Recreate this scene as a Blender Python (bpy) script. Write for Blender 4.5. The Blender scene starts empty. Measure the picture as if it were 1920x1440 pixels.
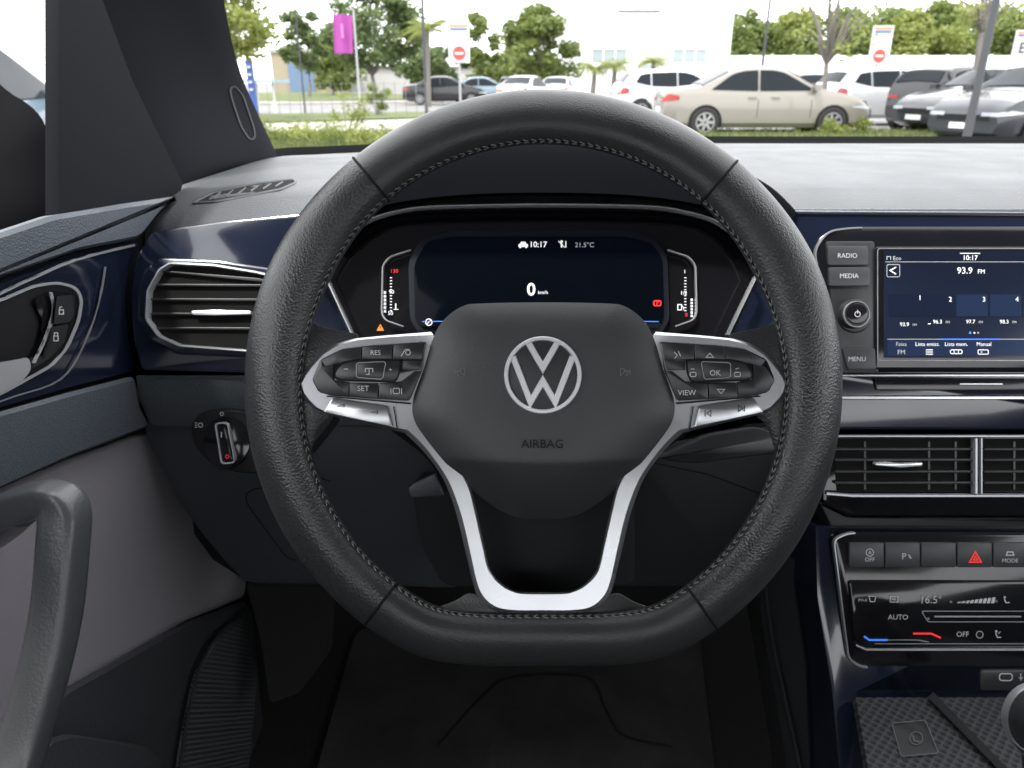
import bpy, bmesh, math, random
from mathutils import Vector, Matrix
from mathutils.bvhtree import BVHTree
random.seed(7)
F=1397.0; H=1.12; PIT=math.radians(22)
SP,CP=math.sin(PIT),math.cos(PIT)
C0=Vector((0,0,H)); FW=Vector((0,CP,-SP)); UP=Vector((0,SP,CP)); RT=Vector((1,0,0))
COL=bpy.context.scene.collection
def P(px,py,d): return C0+d*(FW+RT*((px-960)/F)+UP*((720-py)/F))
def flat(d): return lambda x,y:d
def door(x0): return lambda x,y:x0*F/(min(x,930)-960)
def hz(h): return lambda x,y:h/(SP-CP*(720-y)/F)
def pl(a,b,c):
    M=Matrix(((1,a[0],a[1]),(1,b[0],b[1]),(1,c[0],c[1])))
    k=M.inverted()@Vector((1/a[2],1/b[2],1/c[2]))
    return lambda x,y:1/(k[0]+k[1]*x+k[2]*y)
def off(fn,e): return lambda x,y:fn(x,y)-e
def mxp(pts,c=2038): return [(c-x,y) for x,y in pts]
def surf(mb,dflt=.9):
    t=BVHTree.FromPolygons(mb.v,mb.f)
    def fn(x,y):
        d=(FW+RT*((x-960)/F)+UP*((720-y)/F)); h=t.ray_cast(C0,d.normalized(),5)
        return (h[0]-C0).dot(FW) if h[0] is not None else dflt
    return fn
# ---------- materials
def mat(name,col,rough=.5,metal=0,bump=None,bs=.4,bd=.0005,var=0,vs=8,coat=0,emit=None,es=1,spec=.5,sheen=0,rand=1,col2=None,cs=5,ior=None):
    m=bpy.data.materials.new(name); m.use_nodes=True; nt=m.node_tree; b=nt.nodes['Principled BSDF']
    b.inputs['Base Color'].default_value=(*col,1); b.inputs['Roughness'].default_value=rough; b.inputs['Metallic'].default_value=metal
    b.inputs['Specular IOR Level'].default_value=spec; b.inputs['Coat Weight'].default_value=coat; b.inputs['Coat Roughness'].default_value=.06
    if ior: b.inputs['IOR'].default_value=ior
    if sheen: b.inputs['Sheen Weight'].default_value=sheen
    tc=nt.nodes.new('ShaderNodeTexCoord')
    if emit: b.inputs['Emission Color'].default_value=(*emit,1); b.inputs['Emission Strength'].default_value=es
    if col2:
        n=nt.nodes.new('ShaderNodeTexNoise'); n.inputs['Scale'].default_value=cs; n.inputs['Detail'].default_value=5
        nt.links.new(tc.outputs['Object'],n.inputs['Vector'])
        r=nt.nodes.new('ShaderNodeValToRGB'); r.color_ramp.elements[0].position=.38; r.color_ramp.elements[1].position=.62
        r.color_ramp.elements[0].color=(*col,1); r.color_ramp.elements[1].color=(*col2,1)
        nt.links.new(n.outputs['Fac'],r.inputs['Fac']); nt.links.new(r.outputs['Color'],b.inputs['Base Color'])
    if var:
        n=nt.nodes.new('ShaderNodeTexNoise'); n.inputs['Scale'].default_value=vs; n.inputs['Detail'].default_value=6
        nt.links.new(tc.outputs['Object'],n.inputs['Vector'])
        mr=nt.nodes.new('ShaderNodeMapRange'); mr.inputs['From Min'].default_value=.3; mr.inputs['From Max'].default_value=.7
        mr.inputs['To Min'].default_value=max(0,rough-var); mr.inputs['To Max'].default_value=min(1,rough+var)
        nt.links.new(n.outputs['Fac'],mr.inputs['Value']); nt.links.new(mr.outputs['Result'],b.inputs['Roughness'])
    if bump:
        if bump[0]=='noise':
            t=nt.nodes.new('ShaderNodeTexNoise'); t.inputs['Detail'].default_value=3; o=t.outputs['Fac']
        else:
            t=nt.nodes.new('ShaderNodeTexVoronoi'); t.inputs['Randomness'].default_value=rand; o=t.outputs['Distance']
        t.inputs['Scale'].default_value=bump[1]
        nt.links.new(tc.outputs['Object'],t.inputs['Vector'])
        bp=nt.nodes.new('ShaderNodeBump'); bp.inputs['Strength'].default_value=bs; bp.inputs['Distance'].default_value=bd
        nt.links.new(o,bp.inputs['Height']); nt.links.new(bp.outputs['Normal'],b.inputs['Normal'])
    return m
def holes(name,col,hole,scale,rough=.5,thr=.3,ax='yz'):
    m=mat(name,col,rough); nt=m.node_tree; b=nt.nodes['Principled BSDF']
    tc=nt.nodes.new('ShaderNodeTexCoord'); sx=nt.nodes.new('ShaderNodeSeparateXYZ'); cx=nt.nodes.new('ShaderNodeCombineXYZ')
    nt.links.new(tc.outputs['Object'],sx.inputs[0]); nt.links.new(sx.outputs['XYZ'.index(ax[0].upper())],cx.inputs[0]); nt.links.new(sx.outputs['XYZ'.index(ax[1].upper())],cx.inputs[1])
    mp=nt.nodes.new('ShaderNodeMapping'); mp.inputs['Rotation'].default_value=(0,.0,.785)
    v=nt.nodes.new('ShaderNodeTexVoronoi'); v.voronoi_dimensions='2D'; v.inputs['Randomness'].default_value=0; v.inputs['Scale'].default_value=scale
    r=nt.nodes.new('ShaderNodeValToRGB'); r.color_ramp.elements[0].position=thr; r.color_ramp.elements[1].position=thr+.12
    r.color_ramp.elements[0].color=(*hole,1); r.color_ramp.elements[1].color=(*col,1)
    nt.links.new(cx.outputs[0],mp.inputs['Vector']); nt.links.new(mp.outputs['Vector'],v.inputs['Vector'])
    nt.links.new(v.outputs['Distance'],r.inputs['Fac']); nt.links.new(r.outputs['Color'],b.inputs['Base Color'])
    bp=nt.nodes.new('ShaderNodeBump'); bp.inputs['Distance'].default_value=.001; bp.inputs['Strength'].default_value=.6
    nt.links.new(v.outputs['Distance'],bp.inputs['Height']); nt.links.new(bp.outputs['Normal'],b.inputs['Normal'])
    return m
M={}
M['leather']=mat('leather',(.029,.030,.031),.37,bump=('vor',1000),bs=.35,bd=.0004,var=.08,vs=30)
M['leather_perf']=mat('grained_leather',(.029,.030,.031),.35,bump=('vor',720),bs=.48,bd=.0005,var=.1,vs=30)
M['seam']=mat('seam_black',(.006,.006,.006),.8,spec=.2)
M['thread']=mat('thread_grey',(.17,.175,.175),.8)
M['hub2']=mat('hub_lower_plastic',(.026,.027,.029),.5,bump=('noise',900),bs=.3)
M['silver']=mat('satin_silver',(.48,.49,.51),.30,.9,bump=('noise',1500),bs=.05,var=.06)
M['chrome']=mat('chrome',(.80,.81,.83),.24,.7)
M['bright']=mat('polished_chrome',(.86,.87,.89),.28,.5)
M['dimchrome']=mat('dim_chrome',(.42,.43,.46),.3,.6)
M['gloss']=mat('gloss_black',(.008,.008,.010),.12,coat=.3,var=.05,vs=20,spec=.4)
M['button']=mat('button_black',(.020,.021,.023),.35,var=.05)
M['slat']=mat('slat_black',(.012,.012,.013),.4,spec=.3)
M['black']=mat('matte_black',(.008,.009,.010),.7,spec=.25)
M['blue']=mat('gloss_navy_trim',(.008,.012,.027),.16,coat=.9,var=.05,vs=12)
M['dashtop']=mat('dash_soft_plastic',(.085,.09,.096),.5,bump=('vor',500),bs=.45,bd=.0007,var=.06,vs=15,spec=.4)
M['dashleft']=mat('dash_side_plastic',(.05,.055,.061),.5,bump=('vor',500),bs=.5,bd=.0006)
M['hood']=mat('binnacle_dark',(.003,.0032,.004),.85,bump=('vor',500),bs=.3,bd=.0004,ior=1.05)
M['knee']=mat('knee_panel_plastic',(.041,.047,.054),.55,bump=('vor',650),bs=.5,bd=.0005,var=.06)
M['kneelight']=mat('dash_lower_strip',(.062,.073,.085),.5,bump=('vor',650),bs=.5,bd=.0005)
M['doorgrey']=mat('door_soft_plastic',(.072,.084,.100),.42,bump=('vor',560),bs=.5,bd=.0006,var=.07)
M['fabric']=mat('door_cloth',(.20,.185,.215),.85,bump=('noise',1400),bs=.6,bd=.0005,sheen=.3)
M['doorlow']=mat('door_lower_plastic',(.045,.047,.052),.45,bump=('vor',450),bs=.6,bd=.0006)
M['handle']=mat('grab_handle_plastic',(.075,.078,.084),.30,bump=('vor',620),bs=.25,bd=.0004,var=.03,vs=25)
M['pillar']=mat('pillar_fabric',(.015,.0165,.020),.85,bump=('noise',900),bs=.3,ior=1.2)
M['corner']=mat('window_corner_plastic',(.011,.012,.015),.7,bump=('noise',900),bs=.3,ior=1.15)
M['grille']=holes('speaker_mesh',(.10,.105,.115),(.002,.002,.002),190,.5,.28)
M['rubber']=holes('rubber_tray',(.036,.038,.042),(.007,.007,.008),150,.55,.34,'xy')
M['carpet']=mat('carpet_black',(.012,.012,.013),.95,bump=('noise',600),bs=.9,bd=.003)
M['matm']=mat('mat_black',(.026,.026,.027),.95,bump=('noise',500),bs=.9,bd=.002,col2=(.044,.043,.041),cs=9)
M['screen']=mat('screen_dark',(.002,.003,.004),.1,emit=(.0005,.001,.0035),es=1,spec=.06)
M['screenblue']=mat('screen_blue',(.004,.006,.012),.15,emit=(.02,.034,.08),es=1,spec=.1)
M['white']=mat('display_white',(.7,.7,.7),.5,emit=(.75,.78,.82),es=.75)
M['dimwhite']=mat('display_dim_white',(.4,.4,.4),.5,emit=(.35,.38,.42),es=.5)
M['print']=mat('printed_grey',(.5,.51,.52),.5)
M['printdim']=mat('printed_dim',(.11,.115,.12),.5)
M['red']=mat('display_red',(.6,.02,.02),.5,emit=(.8,.03,.03),es=.7)
M['orange']=mat('display_orange',(.8,.25,.03),.5,emit=(.8,.25,.03),es=.5)
M['bluel']=mat('display_blue',(.05,.2,.8),.5,emit=(.05,.2,.85),es=.6)
# ---------- geometry helpers
def area(p): return sum(p[i][0]*p[(i+1)%len(p)][1]-p[(i+1)%len(p)][0]*p[i][1] for i in range(len(p)))/2
def offs(p,d,closed=True):
    n=len(p); out=[]
    for i in range(n):
        a=p[(i-1)%n] if closed or i>0 else None; c=p[(i+1)%n] if closed or i<n-1 else None; b=p[i]
        def nr(u,v):
            dx,dy=v[0]-u[0],v[1]-u[1]; l=math.hypot(dx,dy) or 1e-6; return (dy/l,-dx/l)
        n1=nr(a,b) if a else nr(b,c); n2=nr(b,c) if c else n1
        mx,my=n1[0]+n2[0],n1[1]+n2[1]; l=math.hypot(mx,my) or 1e-6; mx/=l; my/=l
        k=1/max(.45,mx*n1[0]+my*n1[1]); out.append((b[0]+mx*d*k,b[1]+my*d*k))
    return out
def inset(p,d): return offs(p,-d if area(p)>0 else d)
def rnd(p,r,n=5):
    out=[];N=len(p)
    for i in range(N):
        a,b,c=Vector(p[i-1]),Vector(p[i]),Vector(p[(i+1)%N])
        ra=min(r,(a-b).length*.45); rc=min(r,(c-b).length*.45)
        s=b+(a-b).normalized()*ra; e=b+(c-b).normalized()*rc
        for k in range(n+1):
            t=k/n; q=(1-t)**2*s+2*t*(1-t)*b+t*t*e; out.append((q.x,q.y))
    return out
def cr(p,n=6,closed=False):
    out=[];N=len(p)
    rng=range(N if closed else N-1)
    for i in rng:
        g=lambda k:Vector(p[k%N]) if closed else Vector(p[max(0,min(N-1,k))])
        a,b,c,d=g(i-1),g(i),g(i+1),g(i+2)
        for k in range(n):
            t=k/n; out.append(tuple(.5*((2*b)+(c-a)*t+(2*a-5*b+4*c-d)*t*t+(3*b-a-3*c+d)*t**3)))
    if not closed: out.append(tuple(p[-1]))
    return out
def resamp(p,n):
    L=[0]
    for a,b in zip(p,p[1:]): L.append(L[-1]+math.dist(a,b))
    out=[]
    for i in range(n):
        s=L[-1]*i/(n-1); k=0
        while k<len(p)-2 and L[k+1]<s: k+=1
        t=(s-L[k])/max(1e-9,L[k+1]-L[k]); out.append((p[k][0]+(p[k+1][0]-p[k][0])*t,p[k][1]+(p[k+1][1]-p[k][1])*t))
    return out
def rect(x0,y0,x1,y1): return [(x0,y0),(x1,y0),(x1,y1),(x0,y1)]
def circ(cx,cy,r,n=28,ry=None): return [(cx+r*math.cos(6.28318*i/n),cy+(ry or r)*math.sin(6.28318*i/n)) for i in range(n)]
_tc={}
def tgeo(body,bold):
    k=(body,bold)
    if k in _tc: return _tc[k]
    cu=bpy.data.curves.new('t','FONT'); cu.body=body; cu.size=1; cu.align_x='CENTER'; cu.align_y='BOTTOM_BASELINE'; cu.resolution_u=3
    if bold: cu.offset=.02
    o=bpy.data.objects.new('t',cu); COL.objects.link(o)
    dg=bpy.context.evaluated_depsgraph_get(); me=bpy.data.meshes.new_from_object(o.evaluated_get(dg))
    r=([(v.co.x,v.co.y) for v in me.vertices],[list(p.vertices) for p in me.polygons])
    bpy.data.objects.remove(o); bpy.data.curves.remove(cu); bpy.data.meshes.remove(me)
    _tc[k]=r; return r
class MB:
    def __init__(s): s.v=[];s.f=[];s.m=[]
    def add(s,vs,fs,m=0):
        b=len(s.v); s.v+= [Vector(v) for v in vs]
        for f in fs: s.f.append([b+i for i in f]); s.m.append(m)
        return s
    def rings(s,rs,m=0,closed=True,cap0=False,cap1=False):
        n=len(rs[0]); vs=[v for r in rs for v in r]; fs=[]
        for k in range(len(rs)-1):
            for i in range(n if closed else n-1):
                j=(i+1)%n; fs.append([k*n+i,k*n+j,(k+1)*n+j,(k+1)*n+i])
        if cap0: fs.append(list(range(n)))
        if cap1: fs.append([(len(rs)-1)*n+i for i in range(n)])
        return s.add(vs,fs,m)
    def plate(s,p,D,th=.004,m=0,b=2):
        rs=[[P(x,y,D(x,y))+FW*th for x,y in p]]
        if b>0:
            for a,c in ((0,1),(.3,.3),(1,0)):
                q=inset(p,a*b) if a else p
                rs.append([P(x,y,D(x,y))+FW*(c*b*.0005) for x,y in q])
        else: rs.append([P(x,y,D(x,y)) for x,y in p])
        return s.rings(rs,m,True,False,True)
    def strip(s,p,w,D,th=.002,m=0,closed=False,fl=.25):
        secs=[(-.5,1),(-.5,.3),(-fl,0),(fl,0),(.5,.3),(.5,1)]
        ls=[offs(p,a*w,closed) for a,_ in secs]; rs=[]
        for i in range(len(p)):
            rs.append([P(l[i][0],l[i][1],D(*l[i]))+FW*(th*c) for l,(a,c) in zip(ls,secs)])
        if closed: rs.append(rs[0])
        return s.rings(rs,m,False)
    def text(s,body,px,py,h,D,m=0,bold=False,rot=0):
        vs,fs=tgeo(body,bold); k=h/.7; c,sn=math.cos(rot),math.sin(rot); out=[]
        for x,y in vs:
            x*=k; y=y*k-h/2; X=px+x*c+y*sn; Y=py-(y*c-x*sn); out.append(P(X,Y,D(X,Y)-.0004))
        return s.add(out,fs,m)
    def line(s,p,w,D,m=0,closed=False):
        a=offs(p,-w/2,closed); b=offs(p,w/2,closed)
        rs=[[P(x,y,D(x,y)-.0004) for x,y in q] for q in (a,b)]
        return s.rings(rs,m,closed)
    def poly(s,p,D,m=0,e=.0004): return s.add([P(x,y,D(x,y)-e) for x,y in p],[list(range(len(p)))],m)
    def dome(s,p,D,h,th=.01,m=0,n=8,pw=4,fn=None):
        cx=sum(x for x,y in p)/len(p); cy=sum(y for x,y in p)/len(p); rs=[[P(x,y,D(x,y)+th) for x,y in p]]
        for k in range(n):
            t=math.sin((1-k/n)*math.pi/2)**.8; r=[]
            for x,y in p:
                X=cx+(x-cx)*t; Y=cy+(y-cy)*t; e=fn(X,Y) if fn else 0
                r.append(P(X,Y,D(X,Y)-h*(1-t**pw)+e))
            rs.append(r)
        s.rings(rs,m); b=len(s.v); e=fn(cx,cy) if fn else 0
        s.v.append(P(cx,cy,D(cx,cy)-h+e)); N=len(p)
        for i in range(N): s.f.append([b-N+i,b-N+(i+1)%N,b]); s.m.append(m)
        return s
    def tube(s,pts,r,n=10,m=0,closed=False,caps=True,sq=0):
        pts=[Vector(p) for p in pts]; N=len(pts); rs=[]; up=Vector((0,0,1))
        for i,p in enumerate(pts):
            a=pts[(i-1)%N] if closed or i>0 else p; b=pts[(i+1)%N] if closed or i<N-1 else p
            t=(b-a).normalized()
            if sq: u=t.cross(Vector((0,1,.0)))
            else: u=t.cross(up)
            if u.length<.05: u=t.cross(Vector((1,0,0)))
            u.normalize(); w=t.cross(u); R=r[i] if isinstance(r,(list,tuple)) else r
            ring=[]
            for k in range(n):
                c,sn=math.cos(6.28318*k/n),math.sin(6.28318*k/n); q=R*(1/max(abs(c),abs(sn)))**sq if sq else R
                ring.append(p+u*q*c+w*q*sn)
            rs.append(ring)
        if closed: rs.append(rs[0])
        return s.rings(rs,m,True,caps and not closed,caps and not closed)
    def box(s,x0,y0,z0,x1,y1,z1,m=0):
        v=[(x,y,z) for x in (x0,x1) for y in (y0,y1) for z in (z0,z1)]
        return s.add(v,[[0,1,3,2],[4,6,7,5],[0,4,5,1],[2,3,7,6],[0,2,6,4],[1,5,7,3]],m)
    def build(s,name,mats,parent=None,smooth=True,ang=38,loc=None,clean=True):
        if not isinstance(mats,(list,tuple)): mats=[mats]
        o0=Vector((0,0,0)) if loc is None else Vector(loc)
        if parent is not None and loc is None:
            q=parent
            while q is not None: o0=o0+q.location; q=q.parent
        me=bpy.data.meshes.new(name); me.from_pydata([v-o0 for v in s.v],[],s.f)
        for mm in mats: me.materials.append(M[mm] if isinstance(mm,str) else mm)
        for p,k in zip(me.polygons,s.m): p.material_index=k; p.use_smooth=smooth
        if clean:
            bm=bmesh.new(); bm.from_mesh(me); bmesh.ops.recalc_face_normals(bm,faces=bm.faces); bm.to_mesh(me); bm.free()
        if smooth: me.set_sharp_from_angle(angle=math.radians(ang))
        o=bpy.data.objects.new(name,me); COL.objects.link(o); o.parent=parent
        if parent is None and loc is not None: o.location=o0
        return o
def empty(name,loc,label,cat,group=None,rz=0):
    o=bpy.data.objects.new(name,None); COL.objects.link(o); o.location=loc; o.rotation_euler=(0,0,rz); o.empty_display_size=.1
    o['label']=label; o['category']=cat
    if group: o['group']=group
    return o
def tag(o,label,cat,group=None):
    o['label']=label; o['category']=cat
    if group: o['group']=group
    return o
def struct(o): o['kind']='structure'; return o
# =============== STEERING WHEEL ===============
WD=.46; CX,CY=1019,727
sw=empty('steering_wheel',P(CX,CY,WD),'black leather flat-bottomed steering wheel with silver spokes in front of the driver','steering wheel')
def smin(a,b,k):
    h=max(0,min(1,.5+.5*(b-a)/k)); return b*(1-h)+a*h-k*h*(1-h)
def rimpt(th):
    x=505*math.cos(th); y=508*math.sin(th)
    y=smin(y,472,34)
    return (CX+x,CY+y)
def rimfr(th):
    p=rimpt(th); q=rimpt(th+.002); dx,dy=q[0]-p[0],q[1]-p[1]; l=math.hypot(dx,dy)
    dg=math.degrees(th)%360; thumb=sum(3.5*math.exp(-((dg-c)/14)**2) for c in (205,335))
    n=(dy/l,-dx/l); a=52+4*abs(math.cos(th))**4-2*max(0,math.sin(th))+thumb; return p,n,a
def rimv(th,ph,k=1):
    p,n,a=rimfr(th)
    return P(p[0]+n[0]*a*math.cos(ph)*k,p[1]+n[1]*a*math.cos(ph)*k,WD-.0165*k*math.sin(ph))
seams=[math.atan2(-392,-326)%6.2832,math.atan2(-388,333)%6.2832,math.atan2(403,-305),math.atan2(408,296)]
tb,ta=seams[3],seams[2]; tl,tr=seams[0],seams[1]
b=MB(); N=240; rs=[[rimv(6.28318*i/N,6.28318*j/28) for j in range(28)] for i in range(N)]
for i in range(N):
    t=6.28318*(i+.5)/N
    mi=0 if (tl<t<tr) or (tb<t<ta) else 1
    b.rings([rs[i],rs[(i+1)%N]],mi)
bm_=b.build('rim',['leather','leather_perf'],sw,ang=180)
me=bm_.data; bb=bmesh.new(); bb.from_mesh(me); bmesh.ops.remove_doubles(bb,verts=bb.verts,dist=1e-5); bmesh.ops.recalc_face_normals(bb,faces=bb.faces); bb.to_mesh(me); bb.free()
for t in seams:
    b=MB(); b.tube([rimv(t,6.28318*j/28,1.0) for j in range(28)],.0009,6,closed=True); b.build('seam','seam',sw)
b=MB(); NS=190
for i in range(NS):
    t=6.28318*i/NS; tt=t+.019
    b.tube([rimv(t,math.radians(143),1.008),rimv(tt,math.radians(148),1.010)],.00036,5)
    b.tube([rimv(t+.004,math.radians(155),1.008),rimv(tt+.004,math.radians(151),1.010)],.00036,5)
b.build('stitching','thread',sw)
b=MB(); b.tube([rimv(6.28318*i/160,math.radians(149.5),.998) for i in range(160)],.0004,5,closed=True); b.build('stitch_groove','seam',sw)
ear=cr([(520,590),(572,592),(600,612),(650,622),(672,634),(640,690),(625,770),(600,800),(582,850),(560,880),(515,860),(500,720)],5,True)
for k in (0,1):
    b=MB(); b.dome(ear if k==0 else mxp(ear),flat(.459),.004,.014,pw=3); b.build('leather_flare','leather_perf',sw,ang=80)
bl_=cr([(800,1150),(850,1128),(880,1112),(900,1122),(925,1146),(1019,1158),(1113,1146),(1138,1122),(1158,1112),(1188,1128),(1238,1150),(1240,1190),(1019,1200),(800,1190)],5,True)
b=MB(); b.dome(bl_,flat(.462),.006,.014,pw=3); b.build('leather_flare','leather',sw,ang=80)
LA=[(808,622),(720,629),(660,635),(625,645),(595,665),(570,695),(556,717),(560,735),(580,762),(605,775),(735,806),(758,812)]
IA=[(822,640),(812,680),(800,730),(790,770),(785,785)]
LB=[(758,812),(778,830),(802,856),(832,900),(855,962),(874,1040),(888,1098),(900,1124),(925,1144),(965,1152),(1019,1153)]
IB=[(785,785),(808,815),(843,855),(878,905),(894,960),(908,1022),(920,1070),(945,1097),(968,1108),(985,1110),(1019,1110)]
oa,ia=resamp(LA,30),resamp(IA,30)
ob_,ib_=cr(LB,5),cr(IB,5)
outer=oa[:-1]+ob_; inner=ia[:-1]+ib_
outer=outer+[(2038-x,y) for x,y in outer[::-1][1:]]; inner=inner+[(2038-x,y) for x,y in inner[::-1][1:]]
b=MB(); rs=[]
for k,(o_,i_) in enumerate(zip(outer,inner)):
    v=Vector((i_[0]-o_[0],i_[1]-o_[1])); l=v.length; v/=l; e=min(9,l*.3)
    def Q(q,dz): return P(q[0],q[1],.4525+dz)
    oi=(o_[0]+v.x*e,o_[1]+v.y*e); oi2=(o_[0]+v.x*e*.2,o_[1]+v.y*e*.2); ii=(i_[0]-v.x*e*.5,i_[1]-v.y*e*.5); ii2=(i_[0]-v.x*e*.1,i_[1]-v.y*e*.1)
    rs.append([Q(o_,.014),Q(o_,.0034),Q(oi2,.0020),Q(oi,0),Q(ii,0.0006),Q(ii2,.0020),Q(i_,.003),Q(i_,.014)])
b.rings(rs,0,False); b.build('spoke_trim','silver',sw,ang=28)
b=MB(); b.plate(rnd([(790,660),(1248,660),(1262,780),(1150,960),(1118,1125),(922,1125),(888,960),(775,790)],30),flat(.485),.03,0,4); b.build('spoke_backing','black',sw)
hubp=cr([(868,574),(905,569),(1019,567),(1133,569),(1170,574),(1204,598),(1225,632),(1243,690),(1263,748),(1262,785),(1240,822),(1190,882),(1130,937),(1080,966),(1019,974),(958,966),(908,937),(848,882),(798,822),(776,785),(775,748),(795,690),(813,632),(834,598)],6,True)
def crease(x,y):
    c=866-((x-1019)/230)**2*10; q=max(0,min(1,(y-c+12)/24)); return max(0,(y-c))*.00009*q
b=MB(); b.dome(hubp,flat(.452),.012,.03,n=60,pw=5,fn=crease)
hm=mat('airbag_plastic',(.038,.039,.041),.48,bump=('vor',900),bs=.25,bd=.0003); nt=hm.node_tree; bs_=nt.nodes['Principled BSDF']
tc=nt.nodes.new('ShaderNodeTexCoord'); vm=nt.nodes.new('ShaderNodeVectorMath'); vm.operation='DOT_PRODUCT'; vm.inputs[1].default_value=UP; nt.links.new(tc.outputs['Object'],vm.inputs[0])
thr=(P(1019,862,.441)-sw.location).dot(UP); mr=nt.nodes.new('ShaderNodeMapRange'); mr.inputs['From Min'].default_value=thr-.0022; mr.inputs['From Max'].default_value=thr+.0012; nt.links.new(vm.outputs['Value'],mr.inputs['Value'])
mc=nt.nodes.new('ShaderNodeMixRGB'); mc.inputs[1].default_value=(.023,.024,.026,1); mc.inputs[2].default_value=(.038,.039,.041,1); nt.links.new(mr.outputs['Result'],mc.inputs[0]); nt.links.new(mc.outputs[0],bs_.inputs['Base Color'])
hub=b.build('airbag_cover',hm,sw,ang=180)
b=MB(); b.text('AIRBAG',1017,832,16,flat(.4396),0); b.build('lettering',mat('embossed_grey',(.007,.007,.008),.6,spec=.2),hub)
for cx,sg in ((862,1),(1172,-1)):
    b=MB(); D=flat(.4402); b.line([(cx-9*sg,697),(cx+1*sg,695)],2,D); b.line([(cx+1*sg,697),(cx+9*sg,704),(cx+9*sg,690),(cx+1*sg,693)],1.6,D,0,True); b.line([(cx-9*sg,692),(cx-9*sg,702)],1.6,D); b.line([(cx-4*sg,697),(cx-4*sg,703),(cx,703)],1.4,D)
    b.build('horn_icon','printdim',hub)
ec=(1018,703); b=MB()
b.plate(circ(*ec,73,48),flat(.4394),.004,1,2)
b.strip(circ(*ec,69,56),8,flat(.4376),.0025,0,True,fl=.3)
def eu(p): return [(ec[0]+x*66,ec[1]-y*66) for x,y in p]
def stroke(p,w): b.strip(eu(p),w,flat(.4380),.002,0,fl=.38)
stroke([(-.42,.93),(0,.20),(.42,.93)],12)
stroke([(-.85,.52),(-.35,-.78),(0,-.17),(.35,-.78),(.85,.52)],12)
b.build('emblem',['bright','hub2'],hub)
pod=[(600,674),(640,654),(690,648),(799,641),(792,690),(768,752),(700,748),(620,742),(597,736),(584,712)]
for k in (0,1):
    b=MB(); b.plate(rnd(pod if k==0 else mxp(pod),6),flat(.4500),.006,0,2); b.build('control_pod','gloss',sw)
def btn(p,D,nm='spoke_button',mt='button',par=sw,r=4,txt=None,th=.004,bv=1.5,extra=None):
    b=MB(); b.plate(rnd(p,r,3),D,th,0,bv)
    if txt: b.text(txt[0],txt[1],txt[2],txt[3],D,1)
    if extra: extra(b,D)
    return b.build(nm,[mt,'print','dimchrome','red','black'],par)
BD=flat(.4490)
cells=[([(602,675),(640,655),(677.5,650),(677.5,676),(630,682),(612,690)],None),([(679,650),(736,646),(734.5,674),(679,676)],'a'),([(738,646),(797,643),(791,674),(736.5,674)],'b'),
([(586,712),(602,688),(625,682),(625,712),(654.5,717),(653,743),(620,741),(599,735)],None),([(656,718),(709,719),(708,747),(655,744)],'c'),([(711,719),(752,716),(778,696),(790,696),(767,751),(710,748)],'d'),([(753,676),(792,676),(787,694),(753,694)],None)]
for p,k in cells:
    def ex(b,D,k=k):
        if k=='a': b.text('RES',704,661,9,D,1)
        if k=='c': b.text('SET',681,728,10,D,1)
        if k=='b': b.line([(752,668),(760,655),(768,655)],1.3,D,1); b.line(circ(765,661,4.5,10),1.2,D,1,True)
        if k=='d': b.line(rnd(rect(737,728,749,738),3),1.3,D,1,True); b.line([(733,728),(733,739)],1.2,D,1); b.line([(753,728),(753,739)],1.2,D,1)
    btn(p,BD,extra=ex,r=1.5,bv=.8)
    def ey(b,D,k=k):
        if k=='a': b.line([(1324,670),(1331,662),(1338,670)],1.3,D,1,True)
        if k=='b': b.line([(1264,660),(1270,666),(1265,672)],1.3,D,1); b.line([(1272,658),(1276,668)],1.3,D,1)
        if k=='c': b.line([(1345,730),(1352,738),(1359,730)],1.3,D,1,True)
        if k=='d': b.text('VIEW',1288,736,10,D,1)
    btn(mxp(p),BD,extra=ey,r=1.5,bv=.8)
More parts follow.
